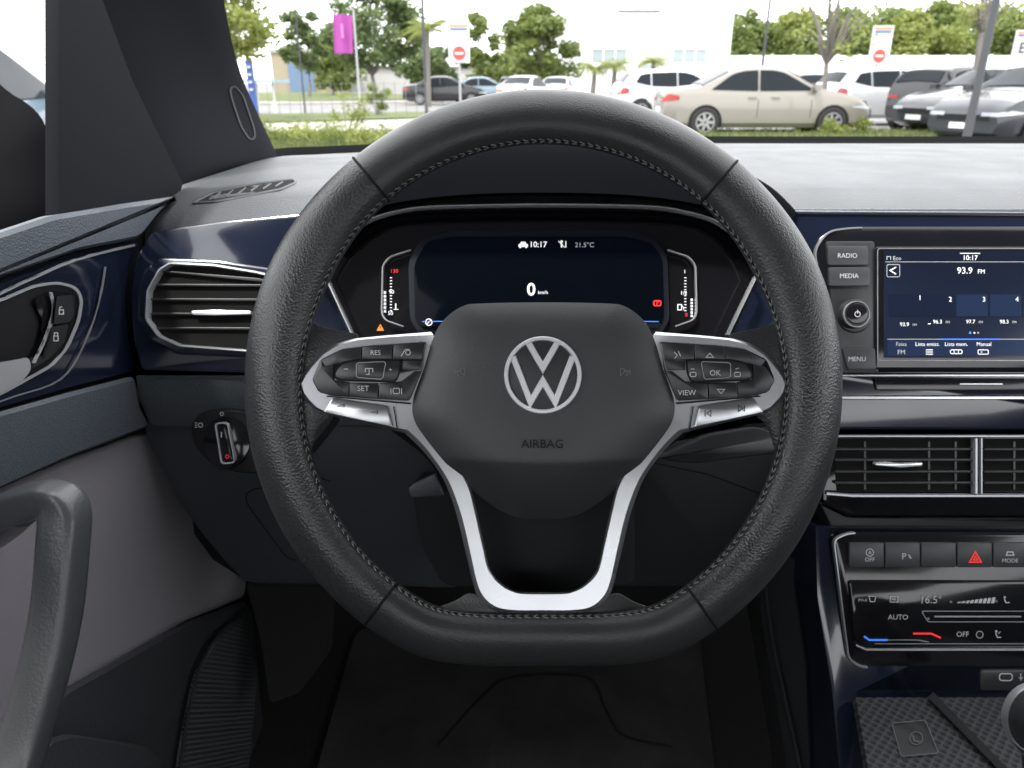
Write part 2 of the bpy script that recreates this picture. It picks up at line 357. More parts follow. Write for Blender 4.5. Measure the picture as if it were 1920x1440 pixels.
for k in (0,1):
    f=(lambda p:p) if k==0 else mxp
    def e1(b,D,k=k):
        if k==0: b.line([(645,692),(653,692)],1.6,D,1); b.text('+',732,693,8,D,1)
        else:
            b.line(rnd(rect(1294,698,1305,706),3),1.3,D,1,True); b.line([(1295,692),(1302,692)],1.3,D,1)
            b.line(rnd(rect(1377,698,1388,706),3),1.3,D,1,True); b.line([(1379,692),(1386,690)],1.3,D,1)
    q1=[(627,697),(640,681),(668,675),(751,675),(749,699),(742,716),(640,713),(627,709)]
    b=MB(); b.line(f(rnd(q1,7,3)),3,flat(.4478),0,True); b.build('spoke_gap','seam',sw)
    btn(f(q1),flat(.4476),r=7,extra=e1)
    def e2(b,D,k=k):
        if k==0: b.line([(685,698),(685,691),(699,691),(699,698)],1.5,D,1); b.line([(692,691),(692,702),(687,702)],1.4,D,1)
        else: b.text('OK',1341,699,10,D,1)
        q=[(668,683),(672,680),(720,678),(723,681),(718,708),(714,711),(672,708),(668,704)]
        b.line(f(q),1.2,D,2,True)
    btn(f([(667,679),(723,677),(718,711),(667,709)]),flat(.4468),r=5,extra=e2)
    b=MB(); b.plate(rnd(f([(622,746),(726,762),(736,802),(605,774)]),5),flat(.4495),.006,0,2.5)
    D=flat(.4495)
    if k==0:
        b.line([(632,762),(645,758),(645,763)],1.5,D,1,True); b.line([(696,773),(708,770),(708,775)],1.5,D,1,True)
    else:
        b.line([(1322,769),(1322,781)],1.8,D,1); b.line([(1333,769),(1325,775),(1333,781)],1.5,D,1,True)
        b.line([(1396,760),(1396,772)],1.8,D,1); b.line([(1385,760),(1393,766),(1385,772)],1.5,D,1,True)
    b.build('rocker_button',['silver','button'],sw)
    for q,w_ in (([(612,743),(770,757)],2.5),([(738,762),(745,805)],2.2),([(598,771),(742,806)],1.6)):
        b=MB(); b.line(f(q),w_,flat(.4516)); b.build('spoke_gap','black',sw)

# =============== DASHBOARD ===============
dash=empty('dashboard',P(1000,1000,.85),'dark car dashboard with glossy navy trim, air vents and digital instrument display','dashboard')
b=MB(); b.plate([(255,446),(430,410),(700,395),(2250,395),(2250,1300),(1600,1300),(1450,1100),(480,1100),(400,1050),(290,900),(235,700),(225,560)],pl((270,500,.80),(1500,500,.80),(1000,1050,.88)),.05,0,0); b.build('dash_core','black',dash)
fr=[(268,446,.76),(340,420,.735),(430,408,.72),(560,396,.712),(700,392,.71),(960,390,.71),(1250,389,.71),(1480,386,.71),(1700,386,.71),(2250,392,.71)]
bk=[(335,352,.93),(420,325,1.03),(512,296,1.15),(600,290,1.2),(700,285,1.25),(960,272,1.38),(1250,269,1.4),(1480,269,1.4),(1700,269,1.4),(2250,269,1.4)]
fr=cr(fr,4); bk=cr(bk,4); rs=[]
for k in range(13):
    t=k/12; r=[]
    for a,c in zip(fr,bk):
        A,B=P(*a),P(*c); q=A.lerp(B,t); q.z+=.022*math.sin(math.pi*min(1,t*1.0))**.7*(1-t*.5)-(0.010 if k==0 else 0); r.append(q)
    rs.append(r)
rs=[[v+Vector((0,.015,-.03)) for v in rs[0]]]+rs
b=MB(); b.rings(rs,0,False); TOPS=surf(b,.9); b.build('top_pad','dashtop',dash,ang=70)
b=MB(); top=[P(*c)+Vector((0,.01,.012)) for c in bk]; bot=[P(*c)+Vector((0,.01,-.05)) for c in bk]
b.rings([top,bot,[v+Vector((0,.06,-.02)) for v in bot]],0,False); b.build('windscreen_seal','black',dash)
b=MB(); ov=rnd([(358,380),(400,359),(480,342),(549,334),(555,341),(524,354),(402,377)],6)
b.plate(ov,off(TOPS,.003),.006,0,0); b.strip(ov,4,off(TOPS,.006),.006,1,True)
for k in range(6):
    t=(k+.5)/6; b.strip([(388+140*t,370-27*t+3),(402+140*t,360-22*t)],3,off(TOPS,.004),.003,1)
b.build('defroster_vent',['seam','dashleft'],dash)
ff=cr([(575,500,.668),(615,440,.66),(690,393,.655),(830,368,.648),(1018,361,.645),(1210,368,.648),(1345,393,.655),(1420,440,.66),(1460,500,.668)],5)
hb=cr([(545,470,.70),(600,380,.72),(670,316,.735),(800,270,.76),(1018,258,.77),(1240,270,.76),(1370,312,.735),(1445,350,.72),(1495,398,.70)],5)
rs=[]
for k in range(9):
    t=k/8; rs.append([P(*a).lerp(P(*c),t)+Vector((0,0,.010*math.sin(math.pi*t))) for a,c in zip(ff,hb)])
rs=[[P(x,y+6,.70) for x,y,_ in ff]]+rs+[[P(x,y+60,d+.08) for x,y,d in hb]]
b=MB(); b.rings(rs,0,False); b.build('binnacle_hood','hood',dash,ang=60)
b=MB(); b.plate(rnd([(282,436),(340,424),(430,412),(565,399),(640,399),(640,500),(608,510),(660,622),(660,704),(264,694),(250,640),(243,560),(256,480)],8),flat(.708),.06,0,5)
b.build('fascia_trim','blue',dash)
b=MB(); b.plate(rnd([(1400,390),(2250,390),(2250,806),(1570,806),(1560,706),(1450,700),(1365,625),(1420,512),(1400,470)],8),flat(.704),.06,0,5)
b.build('fascia_trim','blue',dash)
b=MB(); b.strip([(1484,396),(2250,400)],3,flat(.7000),.003); b.build('fascia_edge','chrome',dash)
# cluster
cl=[(606,508),(640,452),(690,410),(760,391),(830,384),(1019,381),(1208,384),(1290,395),(1350,415),(1396,455),(1421,510),(1368,628),(1340,650),(700,650),(660,625)]
b=MB(); b.plate(cl,flat(.70),.03,0,0); ic=b.build('instrument_cluster','gloss',dash)
b=MB(); cs_=[(607,512),(625,478),(652,442),(690,412),(755,393),(830,386),(1019,383),(1208,386),(1290,397),(1350,417),(1394,455),(1421,508),(1418,520)]
cs_=[(660,628)]+cr(cs_,5)+[(1366,628)]
b.strip(cs_,5,flat(.672),.008); b.build('chrome_surround','chrome',ic,ang=60)
b=MB(); b.strip(cr([(640,475),(700,428),(770,408),(1019,402),(1260,408),(1340,430),(1392,480)],5),14,flat(.688),.01); b.build('inner_bezel','hood',ic)
sb=rnd([(765,490),(790,445),(850,431),(1175,431),(1230,447),(1252,480),(1256,600),(1240,628),(785,628),(768,600)],14)
b=MB(); b.plate(sb,flat(.694),.005,0,3); b.build('display_bezel',mat('bezel_dark',(.009,.011,.017),.35,spec=.2),ic)
CD=flat(.6925)
b=MB(); b.plate(rnd([(776,495),(800,452),(850,443),(1172,443),(1222,455),(1243,485),(1246,600),(1235,618),(792,618),(778,600)],12),CD,.002,0,1); disp=b.build('display','screen',ic)
b=MB(); D=off(CD,.0004)
b.text('10:17',1009,458,10.5,D,0,True); b.text('21.5°C',1096,459,9,D,1); b.text('0',996,542,23,D,0,True); b.text('km/h',1018,548,6.5,D,0); b.text('km/h',1203,607,6.5,D,1)
b.poly([(972,463),(972,458),(975,457),(977,453),(985,453),(987,457),(990,458),(990,463)],D,0); b.poly(circ(975.5,463.5,2,8),D,0,.0006); b.poly(circ(986.5,463.5,2,8),D,0,.0006)
b.poly(circ(1053,453,2.6,10),D,0); b.line([(1053,456),(1053,464)],3,D,0); b.line([(1047,452),(1059,464)],1.6,off(D,.0002),0); b.line([(1061,452),(1061,464)],2,D,0)
b.line([(792,603),(1010,600),(1235,603)],1.6,D,3)
b.line(circ(804,604,6,14),1.6,D,0,True); b.line([(800,608),(808,600)],1.5,D,0); b.line(rnd(rect(832,601,846,608),2),1.6,D,0,True)
b.line(rnd(rect(1226,564,1239,573),3),2.6,D,2,True); b.text('P',1232.5,568.5,6,D,2,True)
b.build('display_lettering',['white','dimwhite','red','bluel'],ic)
D=flat(.6985); gm=['white','dimwhite','red','orange','black']
b=MB()
b.text('130',739,508,7,D,2); b.text('90',734,547,7,D,0); b.text('50',732,587,7,D,0)
for i in range(12): y=520+i*5.6; b.poly(rect(731,y,735,y+1.5),D,0)
for i in range(6): b.poly(rect(720,546+i*7,724,551+i*7),D,0)
b.poly([(713,607),(720,620),(706,620)],D,3); b.poly([(712.3,611),(713.7,611),(713.7,616),(712.3,616)],D,4,.0006)
b.line([(742,569),(742,579)],2,D,0); b.line([(738,580),(747,580)],1.2,D,0); b.build('gauge_markings',gm,ic)
b=MB(); b.text('1',1284,509,7,D,0); b.text('1/2',1282,549,7,D,0); b.text('0',1287,590,7,D,2)
for i in range(12): y=520+i*5.6; b.poly(rect(1283,y,1287,y+1.5),D,0)
for i in range(6): b.poly(rect(1295,560+i*6,1299,564+i*6),D,0)
b.line(rect(1271,571,1278,581),1.6,D,0,True); b.line([(1279,573),(1282,577),(1282,581)],1.2,D,0); b.build('gauge_markings',gm,ic)
g=[(770,468),(730,481),(717,497),(715,588),(722,600),(756,612)]
for q in (g,mxp(g,2022)):
    b=MB(); b.strip([q[0]]+rnd(q,8)[6:-6]+[q[-1]],3.2,flat(.690),.004); b.build('gauge_bracket','chrome',ic)
# left side vent
vo=rnd([(318,493),(400,497),(480,510),(560,530),(560,664),(470,658),(335,648),(296,630),(273,598),(276,545),(298,505)],5,3)
b=MB(); b.plate(rnd([(298,482),(400,486),(570,510),(570,676),(330,664),(280,640),(257,600),(258,540),(270,505)],8),flat(.702),.03,0,6); vent=b.build('air_vent','blue',dash)
b=MB(); b.plate(inset(vo,2),flat(.7005),.002,0,0); b.build('vent_cavity','seam',vent)
b=MB(); b.strip(vo,5.5,flat(.692),.009,0,True); b.build('vent_surround','chrome',vent)
b=MB()
for i,y in enumerate((534,561,588,615)):
    x0=282 if i in(1,2) else 292
    b.plate(rnd([(x0,y-2),(540,y-1),(540,y+4),(x0,y+2)],2,2),flat(.6965),.003,0,1)
b.plate([(306,507),(480,521),(540,529),(540,533),(303,510)],flat(.6965),.003,0,1); b.build('vent_slats','button',vent)
b=MB(); b.plate(rnd([(358,583),(400,581),(470,583),(470,589),(400,591),(360,590)],3),flat(.693),.004,0,1.5); b.build('vent_tab','bright',vent)
b=MB(); b.plate(rnd([(252,703),(720,703),(720,800),(284,800),(262,760)],8),pl((262,703,.715),(700,703,.715),(500,800,.735)),.06,0,4); b.build('lower_strip','kneelight',dash)
KP=pl((285,790,.735),(1500,790,.735),(900,1090,.83))
b=MB(); b.plate(cr([(280,776),(500,792),(820,786),(850,900),(870,1000),(872,1096),(700,1096),(485,1094),(440,1072),(370,990),(308,890)],5,True),KP,.06,0,5)
b.build('knee_panel','knee',dash)
b=MB(); b.plate(rnd([(1180,840),(1565,780),(1570,990),(1460,1080),(1400,1100),(1150,1100)],20),KP,.05,0,5); b.build('knee_panel','hub2',dash)
for q in (rnd([(470,790),(500,795),(600,900),(800,915)],20)[6:-6],rnd([(800,918),(480,915),(460,925),(462,945),(540,1050),(870,1056)],16)[6:-6],[(1225,868),(1330,890),(1450,935)]):
    b=MB(); b.strip(q,2.5,off(KP,.0006),.002,0); b.build('panel_gap','black',dash)
# light switch
b=MB(); b.plate(rnd([(356,800),(372,776),(402,768),(445,768),(478,775),(490,890),(440,886),(395,872),(362,838)],20),flat(.7235),.01,0,4); ls=b.build('light_switch','slat',dash)
b=MB(); b.plate(circ(424,830,44,30,50),flat(.7215),.004,0,3); b.build('switch_dial','gloss',ls)
b=MB(); b.plate(rnd([(404,795),(426,794),(438,864),(415,867)],6),flat(.7185),.005,1,3); b.strip(rnd([(403,794),(426,793),(440,867),(415,870)],7),4,flat(.7175),.004,0,True)
b.line([(415,810),(415,820)],2,flat(.7180),2); b.line(circ(426,856,3.2,10),1.0,flat(.7180),3,True); b.build('switch_grip',['chrome','gloss','print','red'],ls)
b=MB(); b.line(circ(376,797,4,12),1.4,flat(.7233),0,True)
for y in (793,797,801): b.line([(365,y),(370,y)],1.2,flat(.7233))
b.line(circ(416,776,3.2,10),1.3,flat(.7233),0,True); b.build('switch_lettering','print',ls)
# column shroud
b=MB(); b.dome(cr([(700,660),(1330,660),(1320,780),(1230,860),(1180,960),(1140,1080),(900,1080),(860,960),(800,860),(710,780)],4,True),flat(.62),.03,.10,pw=4); b.build('column_shroud','black',dash,ang=60)
b=MB(); b.plate(rnd([(955,965),(1078,965),(1062,1066),(1030,1078),(985,1078),(965,1066)],12),flat(.56),.03,0,3); b.build('column_cover','slat',dash)
b=MB(); b.strip([(660,700),(610,790),(570,840)],34,flat(.55),.012); b.build('indicator_stalk','black',dash)
b=MB(); b.plate(rnd([(1230,860),(1330,815),(1420,800),(1460,815),(1455,850),(1300,870)],14),flat(.57),.012,0,4); b.build('wiper_stalk','button',dash)
b=MB(); b.plate(rnd([(765,915),(815,890),(822,905),(835,930),(770,935)],7),flat(.6),.02,0,3); b.build('adjust_lever','knee',dash)
b=MB(); b.plate(rnd([(1372,632),(1452,620),(1452,632),(1378,640)],3),flat(.62),.02,0,2); b.build('stalk_cap','button',dash)
b=MB(); b.plate(rnd([(770,895),(1190,880),(1190,1100),(830,1100),(790,1020)],26),flat(.72),.05,0,3); b.build('column_recess','black',dash)
# =============== infotainment
ID=.697
b=MB(); b.plate(rnd([(1524,470),(1552,430),(1600,424),(2230,424),(2230,698),(1580,698),(1562,640)],22),flat(ID),.02,0,4); inf=b.build('infotainment_unit','gloss',dash)
b=MB(); b.strip(rnd([(2230,427),(1600,427),(1553,433),(1527,470),(1565,640),(1582,696),(2230,696)],18)[6:-6],4,flat(ID-.002),.004); b.build('chrome_surround','dimchrome',inf)
b=MB(); b.plate(rnd([(1548,452),(1640,452),(1648,700),(1578,700),(1562,600)],6),flat(ID-.002),.004,0,2); b.build('button_panel','button',inf)
BD2=flat(ID-.005); M['menub']=mat('menu_button_grey',(.035,.037,.041),.4)
btn(rect(1553,461,1628,497),BD2,'menu_button','menub',par=inf,txt=('RADIO',1589,479,8.5)); btn(rect(1555,501,1631,536),BD2,'menu_button','menub',par=inf,txt=('MEDIA',1592,517,8.5)); btn([(1580,653),(1641,653),(1643,693),(1590,693)],BD2,'menu_button','menub',par=inf,txt=('MENU',1607,673,8.5))
b=MB(); b.plate(circ(1604,592,32,36),flat(ID-.005),.006,0,3); b.plate(circ(1607,589,26,36),flat(ID-.016),.012,0,4); b.plate(circ(1608,588,20,36),flat(ID-.0175),.002,1,2)
b.strip(circ(1607,589,24,36),2.5,flat(ID-.0172),.002,2,True)
b.line(circ(1608,589,5,14),1.5,flat(ID-.018),3,True); b.line([(1608,581),(1608,588)],1.5,flat(ID-.0183),3); b.build('volume_knob',['button','gloss','dimchrome','print'],inf)
b=MB(); b.plate(rnd(rect(1641,462,2160,692),8),flat(ID-.004),.004,0,2.5); b.build('screen_bezel','gloss',inf)
b=MB(); b.strip(rnd(rect(1646,466,2154,676),6),2.2,flat(ID-.0045),.002,0,True); b.build('bezel_line','dimchrome',inf)
SD=flat(ID-.0052)
def grad(name):
    m=mat(name,(.005,.007,.014),.13,spec=.35); nt=m.node_tree; bs=nt.nodes['Principled BSDF']
    tc=nt.nodes.new('ShaderNodeTexCoord'); n=nt.nodes.new('ShaderNodeTexNoise'); n.inputs['Scale'].default_value=4; n.inputs['Detail'].default_value=0
    r=nt.nodes.new('ShaderNodeValToRGB'); r.color_ramp.elements[0].color=(.006,.009,.020,1); r.color_ramp.elements[1].color=(.026,.040,.085,1); r.color_ramp.elements[0].position=.3;r.color_ramp.elements[1].position=.75
    nt.links.new(tc.outputs['Object'],n.inputs['Vector']); nt.links.new(n.outputs['Fac'],r.inputs['Fac']); nt.links.new(r.outputs['Color'],bs.inputs['Emission Color']); bs.inputs['Emission Strength'].default_value=1
    return m
b=MB(); b.plate(rect(1658,470,2142,671),SD,.001,0,0); b.build('touchscreen',grad('touchscreen_blue'),inf)
b=MB(); D=flat(ID-.0056)
for x in (1667,1730,1793,1856,1919): b.poly(rect(x,552,x+59,593),D,3 if x>1780 else 4)
b.poly(rect(1664,638,2142,667),D,3)
b.text('Eco',1682,484,7.5,D,1); b.line([(1663,487),(1663,481),(1670,481),(1670,487)],1.3,D,1)
b.line([(1800,475),(1838,475)],1.3,D,0); b.text('10:17',1819,483,9,D,0); b.text('93.9',1809,507,12,D,0); b.text('FM',1840,509,8,D,0)
b.line([(1680,501),(1669,507),(1680,514)],2,D,0); b.line(rnd(rect(1663,496,1687,519),3),1,D,1,True)
b.line([(1660,491),(2142,491)],.8,D,1)
for n_,x,y in (('1',1725,558),('2',1782,561),('3',1845,561),('4',1907,561),('5',1968,561)): b.text(n_,x,y,9,off(D,.0003),0)
for n_,x,y in (('93.9',1696,608),('96.3',1758,603),('97.7',1820,603),('98.3',1883,603)): b.text(n_,x,y,7,D,0); b.text('FM',x+19,y+1,4.5,D,1)
b.line([(1740,607),(1745,607)],1.5,D,0)
b.poly(circ(1819,624,2.5,8),D,2); b.poly(circ(1827,624,1.6,8),D,0); b.poly(circ(1834,624,1.6,8),D,1)
b.line([(1664,636),(1765,636)],1,D,1); b.line([(1765,636),(1875,636)],2,D,2); b.line([(1875,636),(2142,636)],1,D,1)
D=off(D,.0003)
b.text('Faixa',1690,645,7,D,1); b.text('FM',1690,660,8.5,D,1); b.text('Lista emiss.',1739,645,7,D,0); b.text('Lista mem.',1793,645,7,D,0); b.text('Manual',1845,645,7,D,0)
for k in range(3): b.line([(1736,656+k*4),(1749,656+k*4)],1.6,D,0)
b.line(rnd(rect(1782,656,1804,663),3),1.6,D,0,True); b.line([(1789,656),(1789,663)],1.3,D,0); b.line([(1797,656),(1797,663)],1.3,D,0); b.line(rnd(rect(1834,656,1853,664),2),1.5,D,0,True); b.line([(1839,660),(1842,660)],1.5,D,0)
b.build('screen_lettering',['white','dimwhite','bluel','screenblue',mat('tile_blue',(.004,.005,.01),.15,emit=(.009,.015,.036),spec=.1)],inf)
for y,w_,x0 in ((704,5,1578),(746,7,1578)):
    b=MB(); b.strip([(x0,y),(2230,y)],w_,flat(.698),.006); b.build('chrome_strip','chrome',dash)
b=MB(); b.plate(rnd([(1640,711),(2230,711),(2230,736),(1645,732)],4),flat(.699),.006,0,1.5); b.strip([(1800,720),(1880,720)],3,flat(.6985),.003,1); b.build('slot_cover',['gloss','chrome'],dash)
# centre vents
b=MB(); b.plate(rnd([(1548,812),(2230,812),(2230,968),(1590,968),(1543,944)],10),flat(.708),.05,0,5); cv=b.build('air_vent','gloss',dash)
b=MB(); b.plate(rnd([(1562,822),(2228,822),(2228,922),(1570,922)],6),flat(.7065),.002,0,0); b.build('vent_cavity','seam',cv)
b=MB()
for y in (842,862,884,905):
    for x0,x1 in ((1566,1826),(1846,2110)): b.plate(rnd([(x0,y-2),(x1,y-2),(x1,y+3),(x0,y+3)],2,2),flat(.702),.004,0,1.2)
for x in (1620,1740,1790,1900): b.plate(rect(x,828,x+4,918),flat(.7055),.004,0,0)
b.build('vent_slats','button',cv)
b=MB(); b.strip([(1556,818),(2228,818)],4,flat(.7),.006,0); b.strip([(1550,926),(1600,930),(2228,930)],6,flat(.7),.006,0); b.strip([(1831,822),(1831,926)],7,flat(.699),.006); b.strip([(1841,822),(1841,926)],4,flat(.700),.006); b.build('vent_surround','dimchrome',cv)
b=MB(); b.plate(rnd([(1642,867),(1665,866),(1690,869),(1730,867),(1730,874),(1690,877),(1642,873)],3),flat(.697),.006,0,1.5); b.build('vent_tab','chrome',cv)
b=MB(); b.plate(rnd([(1535,940),(1590,966),(2230,966),(2230,990),(1560,990)],6),flat(.71),.03,0,5); b.build('vent_ledge','button',dash)
# =============== CENTRE CONSOLE
cc=empty('centre_console',P(1800,1400,.8),'lower centre console with climate controls, storage tray and navy side trim','console')
b=MB(); b.plate(rnd([(1528,984),(2240,984),(2240,1300),(1606,1300),(1650,1600),(1588,1600),(1560,1300),(1532,1120)],8),pl((1520,990,.715),(2200,990,.715),(1600,1300,.70)),.09,0,6); b.build('console_trim','blue',cc)
KD=flat(.700)
b=MB(); b.plate(rnd([(1563,1010),(1590,1000),(2200,1000),(2200,1252),(1615,1250),(1592,1235)],12),off(KD,-.001),.02,0,4); cp=b.build('climate_panel','gloss',cc)
b=MB(); b.strip(rnd([(2200,1000),(1592,1000),(1564,1012),(1592,1236),(1615,1252),(2200,1252)],12)[6:-6],4,flat(.6985),.004); b.build('panel_edge','dimchrome',cp)
kb=off(KD,.004)
def icA(b,D): b.text('A',1631,1036,7,D,1); b.line(circ(1631,1036,7,14),1.3,D,1,True); b.text('OFF',1631,1049,7.5,D,1)
def icP(b,D): b.text('P',1695,1043,12,D,1); b.line([(1703,1040),(1709,1047)],1.8,D,1); b.line([(1706,1047),(1706,1041)],1.8,D,1)
def icH(b,D): b.line([(1829,1035),(1840,1054),(1818,1054)],2.4,D,3,True); b.line([(1829,1043),(1833,1050),(1825,1050)],2,D,3,True)
def icM(b,D): b.line([(1887,1041),(1889,1035),(1899,1035),(1901,1041)],2,D,1,True); b.text('MODE',1894,1051,7.5,D,1)
for i,fn in enumerate((icA,icP,None,icH,icM,None,None)):
    x=1592+i*67.5; btn(rect(x+1,1018,x+66,1064),kb,'console_button','menub',par=cp,r=3,extra=fn)
b=MB(); b.plate(rnd([(1592,1090),(2200,1090),(2200,1212),(1622,1212),(1602,1195)],8),off(KD,.003),.005,0,2); b.build('climate_display','gloss',cp)
b=MB(); D=off(KD,.0034)
b.text('MAX',1618,1125,5.5,D,0); b.line([(1629,1118),(1642,1118),(1640,1128),(1632,1128)],1.5,D,0,True); b.line(rect(1669,1118,1683,1129),1.5,D,0,True); b.line([(1672,1123),(1680,1123)],1.3,D,0)
b.text('16.5°',1745,1124,14,D,0); b.text('*',1783,1130,8,D,0)
for i in range(9): b.poly([(1794+i*8,1131),(1800+i*8,1131),(1803+i*8,1128-i),(1797+i*8,1128-i)],D,0)
b.text('*',1868,1129,8,D,0); b.poly(circ(1884,1120,2.4,8),D,0); b.line([(1883,1123),(1886,1130),(1893,1130)],2,D,0)
b.text('AUTO',1684,1157,9.5,D,0); b.text('OFF',1805,1189,9.5,D,0); b.poly(circ(1837,1190,5,12),D,4); b.line(circ(1837,1190,6.5,14),1.2,D,0,True); b.poly(circ(1868,1184,2.4,8),D,0); b.line([(1867,1187),(1870,1195),(1877,1195)],2,D,0); b.line([(1876,1184),(1872,1188)],1.4,D,0); b.text('*',1741,1162,9,D,0)
b.line(rnd([(2150,1146),(1728,1146),(1740,1166),(2150,1166)],4),1.4,D,1); b.line([(1752,1156),(1915,1156)],3,D,1)
b.line([(1620,1193),(1630,1200),(1665,1200)],3.5,D,3); b.line([(1665,1200),(1722,1200),(1742,1204)],1.6,D,1); b.line([(1712,1188),(1746,1188),(1764,1196)],3.5,D,2)
b.line([(1640,1207),(2150,1207)],1.6,D,1)
b.build('climate_lettering',['print','dimchrome','red','bluel','seam'],cp)
b=MB(); b.strip([(1605,1210),(1625,1219),(2200,1219)],4,flat(.6965),.004); b.build('chrome_strip','chrome',cp)
b=MB(); b.plate([(1604,1302),(1655,1302),(2240,1302),(2240,1600),(1655,1600)],hz(.535),.01,0,0); b.build('storage_tray','rubber',cc)
b=MB(); b.plate(rect(1604,1252,2240,1304),flat(.735),.02,0,0); b.build('tray_back','black',cc)
b=MB(); b.plate(rnd(rect(1838,1256,1990,1296),6),flat(.700),.03,0,3); b.line(rnd(rect(1874,1263,1898,1276),6),2,flat(.700),1,True); b.line([(1914,1262),(1914,1277)],1.6,flat(.70),1); b.line([(1910,1270),(1914,1273),(1918,1270)],1.4,flat(.70),1); b.build('usb_socket',['button','print'],cc)
b=MB(); D=off(hz(.535),.002); b.plate(rnd([(1672,1356),(1735,1350),(1760,1412),(1690,1418)],6),off(hz(.535),.001),.001,1,0); b.line(rnd([(1672,1356),(1735,1350),(1760,1412),(1690,1418)],6),1.6,D,0,True); b.line(circ(1718,1384,12,16),1.6,D,0,True); b.line([(1712,1378),(1714,1389),(1724,1391)],2.4,D,0)
b.build('phone_icon',[mat('faint_print',(.09,.092,.095),.6),'button'],cc)
b=MB(); b.strip([(1745,1302),(1880,1440),(1960,1520)],14,off(hz(.535),.006),.004); b.build('tray_divider','black',cc)
b=MB(); b.plate(cr([(1440,1088),(1500,1050),(1535,1120),(1565,1300),(1600,1600),(1500,1600),(1475,1440),(1445,1260),(1425,1130)],5,True),pl((1450,1090,.79),(1580,1090,.72),(1500,1500,.78)),.05,0,3); b.build('console_side','hub2',cc)
b=MB(); b.strip(cr([(1436,1095),(1450,1200),(1478,1330),(1515,1500)],6),6,pl((1450,1090,.782),(1580,1090,.715),(1500,1500,.772)),.01); b.build('piping','knee',cc)
gl=empty('gear_lever',P(1960,1450,.55),'black gear lever knob with chrome ring at the right edge of the console','gear lever')
b=MB(); b.dome(circ(1950,1350,66,28,70),flat(.53),.03,.03,pw=2.2); b.build('knob','hub2',gl,ang=80)
b=MB(); b.tube([P(1950,1410,.56),P(1955,1520,.63)],.012,14); b.build('shaft','button',gl)
b=MB(); b.strip(circ(1950,1350,60,36,64),5,flat(.524),.006,0,True); b.build('chrome_ring','dimchrome',gl)
# =============== DOOR
dr=empty('car_door',P(150,1400,.6),'grey driver side door panel with navy trim, grab handle and speaker grille','car door')
X0=-.372; DD=door(X0)
def dplate(name,p,e,mt,b_=3,th=.012,par=dr,r=8):
    b=MB(); D=door(X0+e)
    q=rnd(p,r,4); rs=[[P(x,y,DD(x,y))+Vector((-.01,0,0)) for x,y in q],[P(x,y,D(x,y))+Vector((-.004,0,0)) for x,y in q],[P(x,y,D(x,y)) for x,y in inset(q,b_)]]
    b.rings(rs,0,True,False,True); return b.build(name,mt,par)
b=MB(); b.box(-.43,-.9,H-.87,-.39,1.5,H-.135); b.build('door_core','black',dr,smooth=False)
dplate('seam_backing',[(-500,640),(0,480),(262,420),(320,420),(330,880),(480,1085),(540,1150),(520,1600),(-500,2300)],-.008,'black')
dplate('sill_pad',[(-500,600),(0,440),(100,406),(240,382),(338,368),(305,398),(274,438),(262,448),(150,470),(0,522),(-500,720)],.018,'doorgrey',7)
dplate('navy_trim',[(-500,730),(0,528),(150,475),(266,448),(244,500),(237,560),(246,640),(256,698),(130,730),(0,768),(-500,930)],.006,'blue',4)
b=MB(); b.strip(cr([(-200,650),(0,548),(60,520),(140,486),(252,458)],5),4,door(X0+.010),.003); b.build('trim_line','chrome',dr)
b=MB(); b.strip(cr([(-200,835),(0,752),(110,712),(158,640),(185,560),(196,500)],5),2.5,door(X0+.008),.002); b.build('trim_line','dimchrome',dr)
lc=[(-200,620),(0,562),(60,536),(105,529),(140,538),(152,560),(146,600),(125,650),(95,685),(0,738),(-200,830)]
dplate('latch_recess',lc,.0075,'slat',3)
b=MB(); b.strip(rnd(lc,14)[6:-6],5,door(X0+.010),.002,0); b.build('recess_surround','chrome',dr)
b=MB(); b.plate(rnd([(60,560),(90,545),(132,548),(134,590),(118,640),(88,672),(40,700),(70,640),(78,600)],8),door(X0+.010),.003,0,2); b.build('switch_panel','gloss',dr)
b=MB(); b.strip(cr([(92,548),(98,580),(84,630),(60,680)],5),4,door(X0+.013),.003); b.build('switch_edge','chrome',dr)
def ul(b,D): b.line(rect(111,581,119,589),1.6,D,1,True); b.line([(112,581),(112,576),(117,575)],1.4,D,1)
def lk(b,D): b.line(rect(101,630,109,639),1.6,D,1,True); b.line([(102,630),(102,624),(108,624),(108,630)],1.4,D,1)
btn([(102,555),(132,552),(134,590),(127,603),(96,608)],door(X0+.014),'lock_button',par=dr,extra=ul,th=.003)
btn([(95,612),(125,607),(117,640),(92,668),(78,672)],door(X0+.014),'lock_button',par=dr,extra=lk,th=.003)
b=MB(); b.plate(rnd([(-120,690),(0,678),(44,669),(49,690),(38,708),(0,732),(-120,792)],8),door(X0+.024),.006,0,6); b.build('inner_handle','chrome',dr)
dplate('grey_band',[(-500,950),(0,775),(130,738),(257,705),(266,760),(287,800),(140,855),(0,918),(-500,1150)],.012,'doorgrey',6)
dplate('cloth_panel',[(-500,1160),(0,924),(140,862),(288,806),(312,880),(370,975),(466,1092),(458,1122),(350,1166),(130,1290),(0,1390),(-500,1800)],.0,'fabric',3)
dplate('lower_panel',[(-500,1810),(0,1396),(130,1294),(350,1170),(462,1126),(478,1150),(520,1600),(-500,2300)],.012,'doorlow',5)
dplate('speaker_grille',[(470,1150),(482,1300),(455,1600),(315,1600),(342,1400),(368,1270),(405,1200)],.020,'grille',2)
b=MB(); b.strip(cr([(468,1148),(405,1198),(368,1268),(342,1400),(318,1600)],5),5,door(X0+.022),.004); b.build('grille_edge','doorlow',dr)
dplate('door_pocket',[(-300,1700),(0,1480),(100,1385),(140,1376),(280,1398),(308,1420),(312,1600),(-300,2000)],.03,'doorlow',6)
